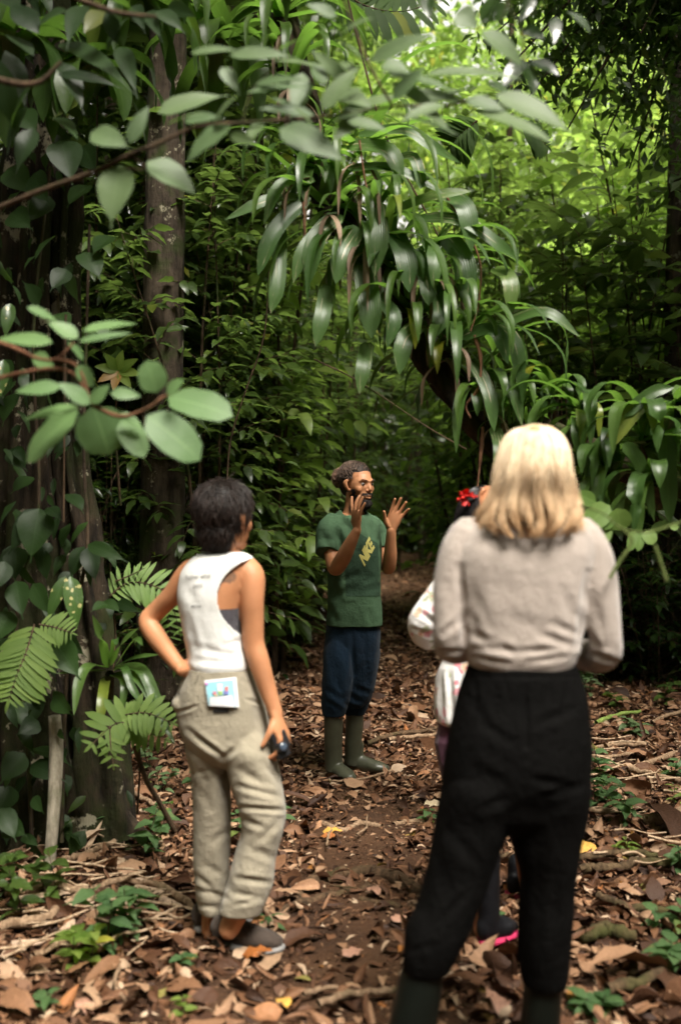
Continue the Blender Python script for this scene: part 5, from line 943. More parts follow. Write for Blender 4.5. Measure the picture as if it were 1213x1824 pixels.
def build_foreground():
    g = rng
    # 1: the out-of-focus branch of grey-green leaves across the top
    D0 = 2.75; root = empty('leafy_branch', W(520, 200, D0), 'blurred branch of broad grey-green leaves reaching across the top of the view', 'branch'); L = Leaves(); S = Stems(); X = lambda x, y, d=D0: W(x, y, d)
    S.add(crom([X(-120, 420, 3.0), X(60, 345, 2.9), X(166, 307, 2.8), X(231, 276), X(281, 256), X(352, 226), X(432, 219), X(503, 214), X(610, 204), X(700, 190), X(800, 188)], 5), .0075, .0028, 7)
    S.add(crom([X(700, 190), X(660, 120), X(620, 20), X(590, -60)], 4), .004, .003, 6); S.add(crom([X(800, 188), X(870, 170), X(905, 165)], 4), .0035, .002, 6); S.add(crom([X(432, 219), X(450, 160), X(490, 120)], 4), .004, .002, 6); S.add(crom([X(231, 276), X(262, 300), X(225, 300)], 3), .003, .002, 5)
    data = [(282, 201, 397, 173, 36), (412, 224, 340, 284, 74), (498, 228, 600, 280, 62), (262, 288, 340, 340, 66), (215, 296, 200, 398, 64), (163, 236, 230, 264, 36), (230, 255, 262, 195, 24), (300, 222, 360, 205, 22), (330, 215, 395, 212, 26), (410, 98, 520, 104, 26), (485, 108, 612, 138, 30), (455, 150, 535, 143, 20), (440, 165, 560, 160, 20), (395, 120, 425, 165, 22), (340, 95, 415, 90, 18), (540, 130, 520, 205, 26),
            (658, 110, 762, 66, 34), (680, 118, 728, 128, 36), (812, 22, 850, 50, 38), (858, 56, 924, 112, 40), (757, 132, 915, 141, 26), (690, 132, 810, 168, 28), (710, 166, 834, 186, 24), (883, 168, 1000, 228, 56), (848, 197, 992, 264, 34), (676, 200, 830, 252, 20), (600, 168, 655, 190, 44), (585, 180, 640, 160, 30), (640, 205, 600, 245, 30), (560, 205, 470, 195, 24), (575, 150, 560, 115, 30), (560, 230, 520, 190, 18), (620, 215, 690, 235, 22), (410, 240, 455, 255, 18), (770, 190, 700, 150, 26), (500, 90, 545, 70, 24), (590, 118, 640, 128, 22), (905, 165, 870, 150, 22), (520, 205, 560, 150, 28), (545, 208, 480, 175, 26), (575, 195, 640, 120, 30), (620, 150, 560, 95, 26), (640, 190, 720, 175, 26), (650, 110, 600, 75, 26), (660, 185, 600, 215, 28), (700, 178, 760, 120, 28), (730, 185, 800, 235, 26), (760, 186, 840, 160, 24), (790, 186, 720, 215, 24), (830, 178, 900, 200, 28), (380, 222, 420, 175, 24), (470, 214, 440, 260, 22), (610, 60, 660, 35, 24), (600, 30, 550, 10, 24)]
    for x0, y0, x1, y1, w in data:
        d = D0 + g.uniform(-.14, .10); hand_leaf(L, X(x0, y0, d), X(x1 + (x1 - x0) * .1, y1 + (y1 - y0) * .1, d - g.uniform(-.03, .08)), pxm(w * (1.0 if w > 50 else 1.2), d), g.choice(['ovate', 'drip']), 8, 2, .14, .10, g.normal(0, .25))
    S.obj('twig', TWIG, root); L.obj('foliage', LM['grey'], root)
    # 1b: big dark blades overhanging the upper left
    root = empty('leafy_branch', W(40, 120, 3.5), 'branch of long dark blades overhanging the upper left corner', 'branch'); L = Leaves(); S = Stems(); D0 = 3.5
    S.add(crom([X(-200, 60), X(-40, 130), X(60, 150), X(110, 110)], 4), .012, .005, 6); S.add(crom([X(-150, -80), X(60, -30), X(200, 20), X(280, 30)], 4), .012, .004, 6)
    for x0, y0, x1, y1, w in [(108, 78, 240, 168, 46), (104, 133, 218, 158, 24), (214, 84, 246, 176, 34), (60, 100, 0, 60, 40), (70, 60, 20, 10, 44), (10, 90, 46, 190, 42), (-10, 100, 20, 220, 46), (60, 150, 20, 240, 40), (50, 190, 12, 290, 40), (120, 20, 60, 60, 44), (150, 10, 120, 90, 38), (190, 20, 150, 60, 36), (190, 20, 210, 80, 30), (240, 10, 260, 60, 26), (265, 20, 290, 75, 26), (280, 20, 330, 60, 30), (110, 110, 150, 205, 36), (0, 0, 40, 30, 40), (230, 30, 190, 100, 34), (90, 210, 140, 250, 32), (60, 230, 30, 310, 38), (300, 10, 350, 30, 30), (170, -10, 240, 20, 36)]: hand_leaf(L, X(x0, y0, 3.5 + g.uniform(-.2, .2)), X(x1, y1, 3.45), pxm(w, 3.5), g.choice(['drip', 'lance']), 9, 2, .2, .12, g.normal(0, .35))
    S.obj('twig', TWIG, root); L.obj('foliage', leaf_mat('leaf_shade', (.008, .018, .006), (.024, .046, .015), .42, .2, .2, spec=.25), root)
    # 2: cluster of round-tipped leaves at the left
    D0 = 2.75; root = empty('leaf_cluster', W(170, 700, D0), 'blurred cluster of rounded grey-green leaves on reddish twigs at the left', 'branch'); L = Leaves(); S = Stems()
    data = [(148, 590, 244, 577, 40), (140, 608, 236, 594, 18), (49, 547, 104, 574, 26), (95, 610, -4, 604, 32), (140, 602, 86, 574, 36), (279, 699, 262, 642, 52), (300, 708, 415, 742, 70), (262, 740, 357, 820, 74), (167, 724, 196, 811, 88), (218, 748, 258, 815, 46), (140, 732, 48, 824, 66), (142, 727, 43, 748, 34), (161, 720, 104, 682, 36), (110, 690, 28, 698, 34), (163, 718, 196, 686, 30), (137, 652, 168, 690, 34), (197, 700, 252, 706, 26), (298, 702, 328, 676, 34), (60, 630, 100, 660, 30), (150, 640, 120, 610, 30), (215, 735, 256, 765, 22)]
    for x0, y0, x1, y1, w in data:
        d = D0 + g.uniform(-.10, .10); hand_leaf(L, X(x0, y0, d), X(x1, y1, d + g.uniform(-.06, .05)), pxm(w, d), 'round' if w > 45 else 'ovate', 8, 2, .10, .08, g.normal(0, .2))
    for q in ([(-140, 560, 2.9), (22, 618), (60, 636), (100, 640), (133, 610)], [(-100, 700, 2.9), (60, 660), (130, 665), (165, 722)], [(165, 722), (215, 742), (262, 728), (290, 708), (310, 700)], [(100, 640), (140, 655), (165, 722)]): S.add(crom([X(*(k if len(k) == 3 else (*k, D0))) for k in q], 4), .006, .003, 6)
    S.obj('twig', bark_mat('red_twig', (.10, .045, .025), (.24, .11, .06), mossk=0), root); L.obj('foliage', leaf_mat('leaf_soft', (.095, .17, .065), (.14, .235, .085), .5, .25, .45, spec=.3, old=0), root)
    # 3: climber with long dark leaves on the old tree
    root = empty('climbing_plant', W(80, 1200, 4.55), 'climber with long dark drooping leaves on the foot of the massive trunk', 'plant'); L = Leaves(); S = Stems(); L2 = Leaves(); D0 = 4.45
    for x0, y0, x1, y1, w in [(71, 906, 55, 1003, 62), (66, 906, 16, 988, 38), (85, 905, 112, 928, 26), (32, 975, 28, 1040, 44), (30, 1035, 42, 1104, 42), (154, 973, 125, 1034, 36), (157, 975, 172, 1040, 34), (157, 970, 230, 1002, 26), (20, 1090, -10, 1150, 50), (10, 1000, -14, 1060, 40), (60, 1040, 96, 1100, 34), (75, 1150, 101, 1215, 34), (98, 1140, 145, 1212, 50), (108, 1125, 156, 1172, 28), (56, 1335, 130, 1366, 44), (56, 1362, 120, 1394, 36), (44, 1342, 0, 1398, 46), (20, 1400, -6, 1460, 50), (10, 1470, 50, 1490, 40), (60, 1420, 80, 1450, 22), (0, 1440, 30, 1500, 40), (40, 1490, 72, 1510, 20), (15, 1530, 45, 1520, 30), (190, 1075, 162, 1090, 22), (183, 1072, 216, 1092, 26), (210, 1072, 252, 1092, 22), (100, 420, 60, 470, 36), (30, 700, 5, 760, 40), (10, 640, 22, 700, 30), (15, 300, 60, 350, 50), (60, 310, 90, 365, 46), (110, 250, 130, 330, 60), (90, 350, 50, 400, 40), (160, 330, 120, 370, 44), (120, 480, 90, 520, 36), (70, 540, 40, 500, 34), (30, 200, 70, 240, 50), (130, 170, 95, 215, 46), (20, 380, 60, 410, 46), (150, 260, 175, 310, 44), (200, 420, 165, 455, 44), (150, 450, 180, 500, 46), (100, 560, 128, 590, 36), (60, 850, 20, 880, 36), (120, 880, 150, 915, 34), (20, 800, 50, 840, 36), (96, 1240, 130, 1275, 34), (20, 1250, 45, 1300, 40), (0, 1180, 20, 1240, 44), (70, 1285, 30, 1310, 36)]:
        d = D0 + g.uniform(-.15, .1); hand_leaf(L, X(x0, y0, d + .05), X(x1, y1, d - .02), pxm(w, d), 'drip', 8, 2, .18, .12, g.normal(0, .3))
    for x0, y0, x1, y1, w in [(126, 1026, 137, 1120, 36), (118, 1026, 86, 1106, 26), (8, 640, -6, 720, 32), (20, 540, 10, 600, 26)]: hand_leaf(L2, X(x0, y0, 4.4), X(x1, y1, 4.36), pxm(w, 4.4), 'ovate', 9, 2, .3, .14, .25, .1)
    for q in ([(60, 1560), (50, 1330), (30, 1100), (70, 900), (60, 600), (90, 300)], [(110, 1500), (120, 1200), (156, 970), (150, 800), (160, 400)]): S.add(crom([X(a, b, 4.58) for a, b in q], 5), .010, .006, 6, .05)
    for k in range(170):
        py = g.uniform(-60, 1500); px = 60 + g.normal(0, 55) + 50 * (py > 900) * g.random(); d = g.uniform(4.45, 4.75); a = g.uniform(-.9, .9); ln = g.uniform(22, 60); hand_leaf(L, X(px, py, d), X(px + ln * math.sin(a), py + ln * math.cos(a), d - .04), pxm(ln * g.uniform(.28, .6), d), g.choice(['drip', 'lance', 'ovate']), 6, 1, .2, .16, g.normal(0, .6), .12)
    S.obj('vine', BARK, root); L.obj('foliage', leaf_mat('leaf_climber', (.006, .015, .004), (.022, .048, .011), .45, .22, spec=.18), root); o = L2.obj('spotted_foliage', LM['spot'], root); o['label'] = 'leaves with pale yellow spots'
    # 4: ferns
    for lab, fr, nn in (('big pale fern frond hanging over the roots at the left edge', [([(62, 1112, 4.2), (48, 1160, 4.15), (30, 1205, 4.12), (16, 1250, 4.1)], 74, 14), ([(70, 1112, 4.3), (100, 1118, 4.3), (130, 1128, 4.3)], 40, 8)], 0),
                        ('bright light-green fern behind the elbow of the woman in khaki trousers', [([(196, 1062, 4.6), (225, 1040, 4.6), (262, 1040, 4.6), (300, 1062, 4.6), (322, 1130, 4.65)], 52, 15), ([(206, 1036, 4.6), (235, 1024, 4.6), (258, 1012, 4.6)], 20, 6), ([(262, 1045, 4.65), (296, 1090, 4.65), (305, 1150, 4.7)], 40, 11)], 1),
                        ('drooping grey-green fern with finger-like lobes beside the strap-leaved rosette', [([(240, 1290, 4.3), (205, 1290, 4.25), (160, 1330, 4.2)], 60, 7), ([(215, 1275, 4.3), (260, 1270, 4.25), (312, 1290, 4.2)], 46, 9), ([(235, 1285, 4.3), (255, 1300, 4.3), (300, 1320, 4.3)], 44, 8), ([(196, 1290, 4.25), (198, 1330, 4.2), (203, 1368, 4.2)], 30, 5)], 2)):
        root = empty('fern', W(*fr[0][0][0]), lab, 'fern'); S = Stems()
        for k, (pts, w, n) in enumerate(fr):
            L = Leaves(); P = fern_frond(L, [X(*q) for q in pts], pxm(w, pts[0][2]), n, up=(.1, -.85, .5), lw=(.19, .17, .26)[nn]); S.add(P, .004, .0015, 5); L.obj('frond', LM[('fern', 'pale', 'fern')[nn]], root)
        if nn < 3: S.add(crom([fr and X(*fr[0][0][0]), X(fr[0][0][0][0] + 10, fr[0][0][0][1] + 60, fr[0][0][0][2] + .25), W(fr[0][0][0][0] + 5, fr[0][0][0][1] + 160, 4.75)], 4), .005, .005, 5)
        S.obj('stalk', TWIG, root)
    # leaning twig below the third fern
    o = Stems().add(crom([X(240, 1330, 4.35), X(262, 1390, 4.4), X(285, 1430, 4.45), X(312, 1480, 4.5)], 5), .010, .012, 7, .06).obj('fallen_stick', TWIG); tag(o, 'thin leaning stick below the ferns beside the khaki trousers', 'stick')
    # 5: strap-leaved rosette at the foot of the old tree
    root = empty('bromeliad', W(196, 1200, 4.45), 'strap-leaved rosette growing at the side of the massive trunk', 'plant'); L = Leaves(); c = (196, 1195, 4.45)
    for q, w in (([(193, 1190), (182, 1140), (165, 1095)], 16), ([(200, 1185), (215, 1150), (248, 1118)], 17), ([(203, 1190), (240, 1172), (285, 1166)], 11), ([(190, 1190), (160, 1186), (142, 1215), (132, 1275)], 20), ([(190, 1205), (184, 1240), (178, 1300)], 19), ([(205, 1190), (250, 1192), (275, 1240), (285, 1275), (312, 1325)], 22), ([(205, 1200), (240, 1205), (268, 1240), (268, 1270)], 18), ([(204, 1190), (240, 1140), (255, 1150)], 12), ([(197, 1185), (205, 1140), (208, 1150)], 12), ([(205, 1195), (222, 1190), (238, 1230), (262, 1262)], 14), ([(190, 1195), (150, 1195), (100, 1200)], 10), ([(198, 1200), (222, 1215), (215, 1280)], 14)):
        strap(L, [X(a, b, 4.45 + (.10 if i == 0 else -.06 * i)) for i, (a, b) in enumerate(q)], pxm(w, 4.4), up=(0, -.6, .75))
    L.obj('foliage', LM['strap'], root); S = Stems(); S.add([X(196, 1200, 4.5), X(196, 1240, 4.6)], .02, .02, 7); S.obj('stem', BARK, root)
    # 6: pale broken stump stick leaning on the roots
    root = mesh_obj('broken_branch', *tube([X(98, 1275, 4.5), X(101, 1330, 4.5), X(98, 1420, 4.45), X(88, 1560, 4.4)], [.026, .030, .028, .022], n=14, round_ends=False), bark_mat('pale_dead_wood', (.14, .12, .085), (.34, .30, .23), (.06, .075, .02), .45)); tag(root, 'pale mossy dead branch standing against the massive trunk', 'branch')
    # 7: the leaning tree with its hanging epiphytes
    D0 = 4.9; root = empty('leaning_tree', G(985, 1470), 'slender dark tree leaning from lower right to upper left, hung with epiphytes', 'tree'); gp = G(985, 1470)
    trunk('trunk', [gp - [0, 0, .1], X(985, 1250, 4.95), X(985, 1000, 4.95), X(960, 880, D0), X(895, 812, D0), X(850, 760, D0), X(800, 690, D0), X(750, 615, D0), X(700, 535, D0), X(645, 455, D0), X(592, 370, D0), X(560, 300, D0), X(530, 180, D0), X(505, 60, D0), X(490, -80, D0), X(470, -300, D0)], [.10, .08, .06, .045, .045, .055, .07, .075, .07, .07, .075, .075, .07, .065, .06, .05], bark_mat('epiphyte_bark', (.008, .006, .004), (.055, .036, .020), (.03, .03, .01), .4), root, 30, 8, .02, 3, 17)
    crown_leaves(X(470, -420, D0), np.array([1.2, 1.0, .5]), 900, .2, 'canopy', root, 75)
    aer = bark_mat('red_root', (.09, .040, .022), (.22, .11, .06), mossk=0)
    for q, r in (([(845, 597), (856, 640), (852, 690), (830, 722), (838, 745)], .009), ([(795, 350), (830, 410), (855, 470), (852, 540), (838, 590)], .006), ([(860, 760), (855, 820), (850, 870)], .008), ([(640, 250), (652, 330), (668, 370)], .005), ([(540, 360), (544, 420)], .006)): Stems().add(crom([X(a, b, 4.66) for a, b in q], 5), r, r * .6, 6, .15).obj('aerial_root', aer, root)
    hang = [([(605, 382), (563, 429), (548, 512)], 34), ([(590, 395), (545, 440), (522, 505)], 26), ([(637, 404), (613, 448), (598, 506)], 38), ([(668, 360), (674, 414), (667, 493)], 36), ([(699, 411), (721, 458), (729, 522)], 36), ([(741, 443), (761, 508), (763, 545)], 28), ([(758, 424), (773, 463), (773, 518)], 24), ([(791, 419), (825, 468), (830, 550)], 40), ([(781, 518), (785, 560), (777, 600)], 28), ([(548, 350), (489, 414), (459, 492)], 30), ([(530, 350), (474, 358), (400, 392)], 22), ([(499, 399), (496, 500), (483, 558)], 26), ([(583, 508), (575, 560), (562, 618)], 28), ([(647, 463), (657, 537), (662, 604)], 40), ([(741, 389), (820, 394), (890, 438), (926, 466)], 24), ([(790, 345), (828, 372), (840, 450)], 34), ([(880, 478), (907, 500), (909, 564)], 28), ([(749, 577), (721, 607), (711, 668)], 32), ([(655, 610), (648, 650), (640, 702)], 26), ([(870, 575), (915, 610), (929, 708)], 26), ([(895, 577), (970, 556), (1032, 600)], 20), ([(690, 290), (735, 280), (752, 330), (748, 300)], 20), ([(560, 320), (500, 330), (470, 400)], 22), ([(620, 300), (700, 300), (790, 345)], 18), ([(620, 260), (690, 268), (718, 330)], 30), ([(640, 240), (720, 232), (770, 262), (822, 292)], 24), ([(690, 380), (770, 350), (840, 340)], 20), ([(650, 520), (700, 560), (690, 620)], 26), ([(840, 640), (870, 700), (880, 770)], 24), ([(860, 660), (910, 690), (930, 760)], 22), ([(820, 600), (880, 590), (905, 650)], 26), ([(880, 760), (890, 800), (885, 850)], 24)]
    centres = [((555, 300), .33, 16), ((590, 370), .36, 20), ((650, 430), .38, 22), ((700, 470), .36, 22), ((745, 560), .34, 20), ((800, 620), .36, 22), ((850, 680), .30, 16), ((885, 740), .26, 12), ((520, 150), .34, 14), ((640, 270), .40, 14), ((505, 40), .36, 16), ((770, 480), .34, 16)]
    grp = 'epiphytes hanging on the leaning tree'; labs = ['where the trunk thickens at mid height', 'just below the topmost fork', 'in the middle of the picture', 'right of the middle, with long blades', 'above the guide and the blonde woman', 'low on the trunk near the hanging red root', 'just above the blonde woman', 'lowest on the leaning trunk', 'high up behind the blurred branch', 'reaching right under the blurred branch', 'at the top edge of the picture', 'hanging farthest to the right']
    for k, ((cx, cy), ln, n) in enumerate(centres):
        e = empty('epiphyte', X(cx, cy, 4.78), 'strap-leaved epiphyte on the leaning tree ' + labs[k], 'epiphyte', grp); L = Leaves(); LB = Leaves(); rosette(L, X(cx, cy, 4.82), int(n * .35), ln * .9, .044, 500 + k, -.9, .4, .8, -math.pi / 2, 3.4); rosette(L, X(cx, cy, 4.86), int(n * .75), ln * 1.9, .042, 560 + k, .0, 1.3, .85, -math.pi / 2, 4.8)
        for q, w in hang:
            if min(range(len(centres)), key=lambda i: math.hypot(centres[i][0][0] - q[0][0], centres[i][0][1] - q[0][1])) == k: strap(LB, [X(a, b, 4.72 - .14 * math.sin(i * .9)) for i, (a, b) in enumerate(q)], pxm(w, 4.7), up=(0, -.9, .35))
        L.obj('foliage', LM['strap_light' if k % 3 == 1 or k in (8, 9) else 'strap'], e)
        if LB.n: LB.obj('broad_blades', LM['scar'], e)['label'] = 'broad hanging blades with pale brown scars'
        if True:
            Ld = Leaves(); rosette(Ld, X(cx, cy + 15, 4.74), 3 + k % 3, ln * .9, .022, 600 + k, -1.2, -.2, 1.0, -math.pi / 2, 2.5); o = Ld.obj('dead_foliage', LM['dry'], e); o['label'] = 'dry brown hanging blades'
    # 8: grass-like rosettes at the right, above the blonde woman's shoulder
    spots = [((1040, 740), .46, 18, .052, 4.5), ((1150, 780), .50, 20, .058, 4.3), ((1210, 720), .46, 14, .060, 4.4), ((1080, 840), .42, 16, .050, 4.4), ((1170, 860), .42, 14, .055, 4.25), ((985, 700), .36, 12, .045, 4.7), ((1230, 850), .45, 14, .06, 4.3)]
    labs = ['beside the top of the blonde hair', 'arching over the right edge', 'uppermost at the right edge', 'behind the blonde woman\'s head', 'hanging above the pale vine', 'smallest, left of the others', 'low at the very edge']
    for k, ((cx, cy), ln, n, w, d) in enumerate(spots):
        e = empty('bromeliad', X(cx, cy, d), 'long-bladed bromeliad on the right, ' + labs[k], 'plant', 'bromeliads on the right'); L = Leaves(); rosette(L, X(cx, cy, d), n, ln, w, 700 + k, -.2, 1.35, 1.25)
        if k == 1:
            for q, ww in (([(1120, 900), (1130, 960)], 10), ([(1075, 800), (1140, 722), (1165, 740), (1170, 800)], 30), ([(1110, 790), (1140, 830), (1165, 930)], 26), ([(1185, 770), (1188, 850), (1192, 935)], 32), ([(1110, 740), (1160, 700), (1200, 690)], 22)): strap(L, [X(a, b, 4.2) for a, b in q], pxm(ww, 4.2), up=(0, -.9, .3))
        L.obj('foliage', LM['strap'], e); S = Stems(); S.add([X(cx, cy, d), X(cx, cy + 40, d + .2)], .022, .026, 7); S.obj('stem', BARK, e)
    # the fallen limb that carries them
    o = Stems().add(crom([X(960, 760, 4.85), X(1050, 800, 4.7), X(1150, 850, 4.6), X(1300, 880, 4.5), X(1500, 1000, 4.5)], 6), .05, .07, 12, .06).obj('mossy_limb', BARK); tag(o, 'dark limb under the bromeliads at the right edge', 'branch')
    # 9: pale vine
    root = empty('vine', X(1100, 940, 3.9), 'thin green vine with pale rounded leaves right of the blonde woman', 'vine'); L = Leaves(); S = Stems(); D0 = 3.9
    S.add(crom([X(1300, 900), X(1213, 930), X(1150, 948), X(1105, 940), X(1075, 915), X(1030, 900), X(990, 890)], 4), .0035, .002, 6); S.add(crom([X(1117, 980), X(1100, 1005), X(1085, 1030)], 3), .005, .005, 6); S.add(crom([X(1165, 970), X(1175, 1000), X(1187, 1035)], 3), .005, .005, 6); S.add(crom([X(1105, 940), X(1125, 960), X(1117, 980)], 3), .0035, .0035, 6)
    for x0, y0, x1, y1, w in [(1085, 900, 1040, 940, 44), (1060, 895, 1028, 880, 28), (1070, 910, 1068, 945, 52), (1105, 945, 1098, 905, 44), (1082, 935, 1066, 975, 26), (1130, 945, 1120, 982, 18), (1142, 948, 1135, 982, 16), (1150, 945, 1163, 970, 26), (1195, 935, 1206, 943, 14), (1010, 885, 1030, 905, 30)]: hand_leaf(L, X(x0, y0, 3.9), X(x1, y1, 3.88), pxm(w, 3.9), 'round', 8, 2, .1, .06, 0, .02, side=(0, -1, .25))
    S.obj('stem', bark_mat('green_stem', (.08, .11, .03), (.16, .2, .06), mossk=0), root); L.obj('foliage', LM['pale'], root)
    # 10: dark leaves at the top, left and right
    root = empty('hanging_branch', X(880, -40, 3.2), 'twig of dark oval leaves hanging into the top right', 'branch'); L = Leaves(); S = Stems(); D0 = 3.2
    S.add(crom([X(930, -120), X(905, 0), X(930, 60), X(932, 110)], 5), .004, .002, 5); S.add(crom([X(905, 0), X(880, 80), X(875, 125)], 4), .003, .002, 5)
    for x0, y0, x1, y1, w in [(880, -10, 865, 52, 42), (932, 105, 895, 160, 34), (935, 110, 950, 172, 36), (945, 108, 995, 135, 32), (905, 10, 855, 40, 30), (1010, 20, 1050, 60, 34), (990, 30, 985, 80, 24), (930, 50, 970, 70, 26), (950, -10, 925, 40, 24), (760, -10, 765, 35, 26)]: hand_leaf(L, X(x0, y0, 3.2), X(x1, y1, 3.15), pxm(w, 3.2), 'ovate', 8, 2, .15, .1, g.normal(0, .4))
    S.obj('twig', TWIG, root); L.obj('foliage', LM['dark'], root)
    for k, (cx, cy, d, n, ln, w, lab) in enumerate(((390, 70, 5.6, 26, .75, .10, 'large dark strap-leaved epiphyte on the straight tree, near the top edge'), (235, -20, 4.6, 22, .62, .085, 'dark strap-leaved epiphyte hanging in the top left corner'), (140, 110, 4.5, 14, .5, .10, 'epiphyte with wide dark blades on the massive trunk'), (30, 60, 4.4, 14, .45, .10, 'epiphyte at the extreme left of the top edge'))):
        e = empty('epiphyte', X(cx, cy, d), lab, 'epiphyte'); L = Leaves(); rosette(L, X(cx, cy, d), n, ln, w, 800 + k, -.6, 1.0, 1.0); L.obj('foliage', LM['strap'], e)
    for k, (q, d, w) in enumerate((([(590, -30), (650, 10), (720, 20), (790, -5)], 5.6, 80), ([(850, 215), (820, 240), (800, 262)], 5.4, 60), ([(930, 228), (950, 240), (975, 262)], 6.2, 50))):
        e = empty('palm_frond', X(q[0][0], q[0][1], d), ('light-green feather frond at the top centre', 'feather frond hanging behind the blurred branch', 'small feather frond at the top edge')[k], 'frond'); L = Leaves(); P = fern_frond(L, [X(a, b, d + .05 * i) for i, (a, b) in enumerate(q)], pxm(w, d), 13, up=(.1, -.9, .4), lw=.24); L.obj('foliage', leaf_mat('leaf_frond', (.020, .040, .009), (.045, .085, .016), .6, .4, .1, spec=.1), e); Stems().add(P, .006, .002, 5).obj('midrib', TWIG, e)
    # palmate leaf with two brown leaflets behind the cluster, and a yellow star seedling
    root = empty('palmate_plant', X(210, 660, 5.2), 'palmate-leaved plant with two brown leaflets behind the rounded leaf cluster', 'plant'); L = Leaves(); Ld = Leaves()
    for a in range(8):
        an = a * math.pi / 4 + .2; tx, ty = 211 + 44 * math.cos(an), 660 + 38 * math.sin(an); hand_leaf(Ld if a in (3, 2) else L, X(211, 660, 5.2), X(tx, ty, 5.15), pxm(20, 5.2), 'ovate', 6, 1, .2, .08, 0, 0, side=(0, -1, .2))
    L.obj('foliage', LM['light'], root); Ld.obj('brown_leaflets', leaf_mat('leaf_ochre', (.20, .10, .02), (.30, .16, .03), .5, .3, .2, old=0), root); Stems().add([X(211, 660, 5.2), X(205, 760, 5.3), X(215, 900, 5.4)], .005, .007, 6).obj('stem', TWIG, root)
    # hanging bare vines
    for k, (q, d, r, lab) in enumerate((([(118, 560), (116, 700), (114, 930)], 4.3, .005, 'bare hanging vine in front of the massive trunk'), ([(404, 860), (412, 780), (440, 690), (470, 600), (480, 480)], 6.5, .006, 'bare vine rising from behind the woman in khaki trousers'), ([(560, 640), (640, 680), (760, 760), (830, 800)], 6.8, .005, 'thin bare vine slanting down across the dark background'), ([(620, 0), (650, 120), (690, 250), (780, 420), (830, 560)], 5.0, .005, 'long thin vine slanting through the hanging epiphytes'), ([(430, 690), (445, 640), (440, 400), (450, 200)], 9.0, .02, 'mossy upright liana left of the epiphytes'))):
        o = Stems().add(crom([X(a, b, d) for a, b in q], 6), r, r * .8, 6, .1).obj('liana', TWIG); tag(o, lab, 'vine')
build_foreground()

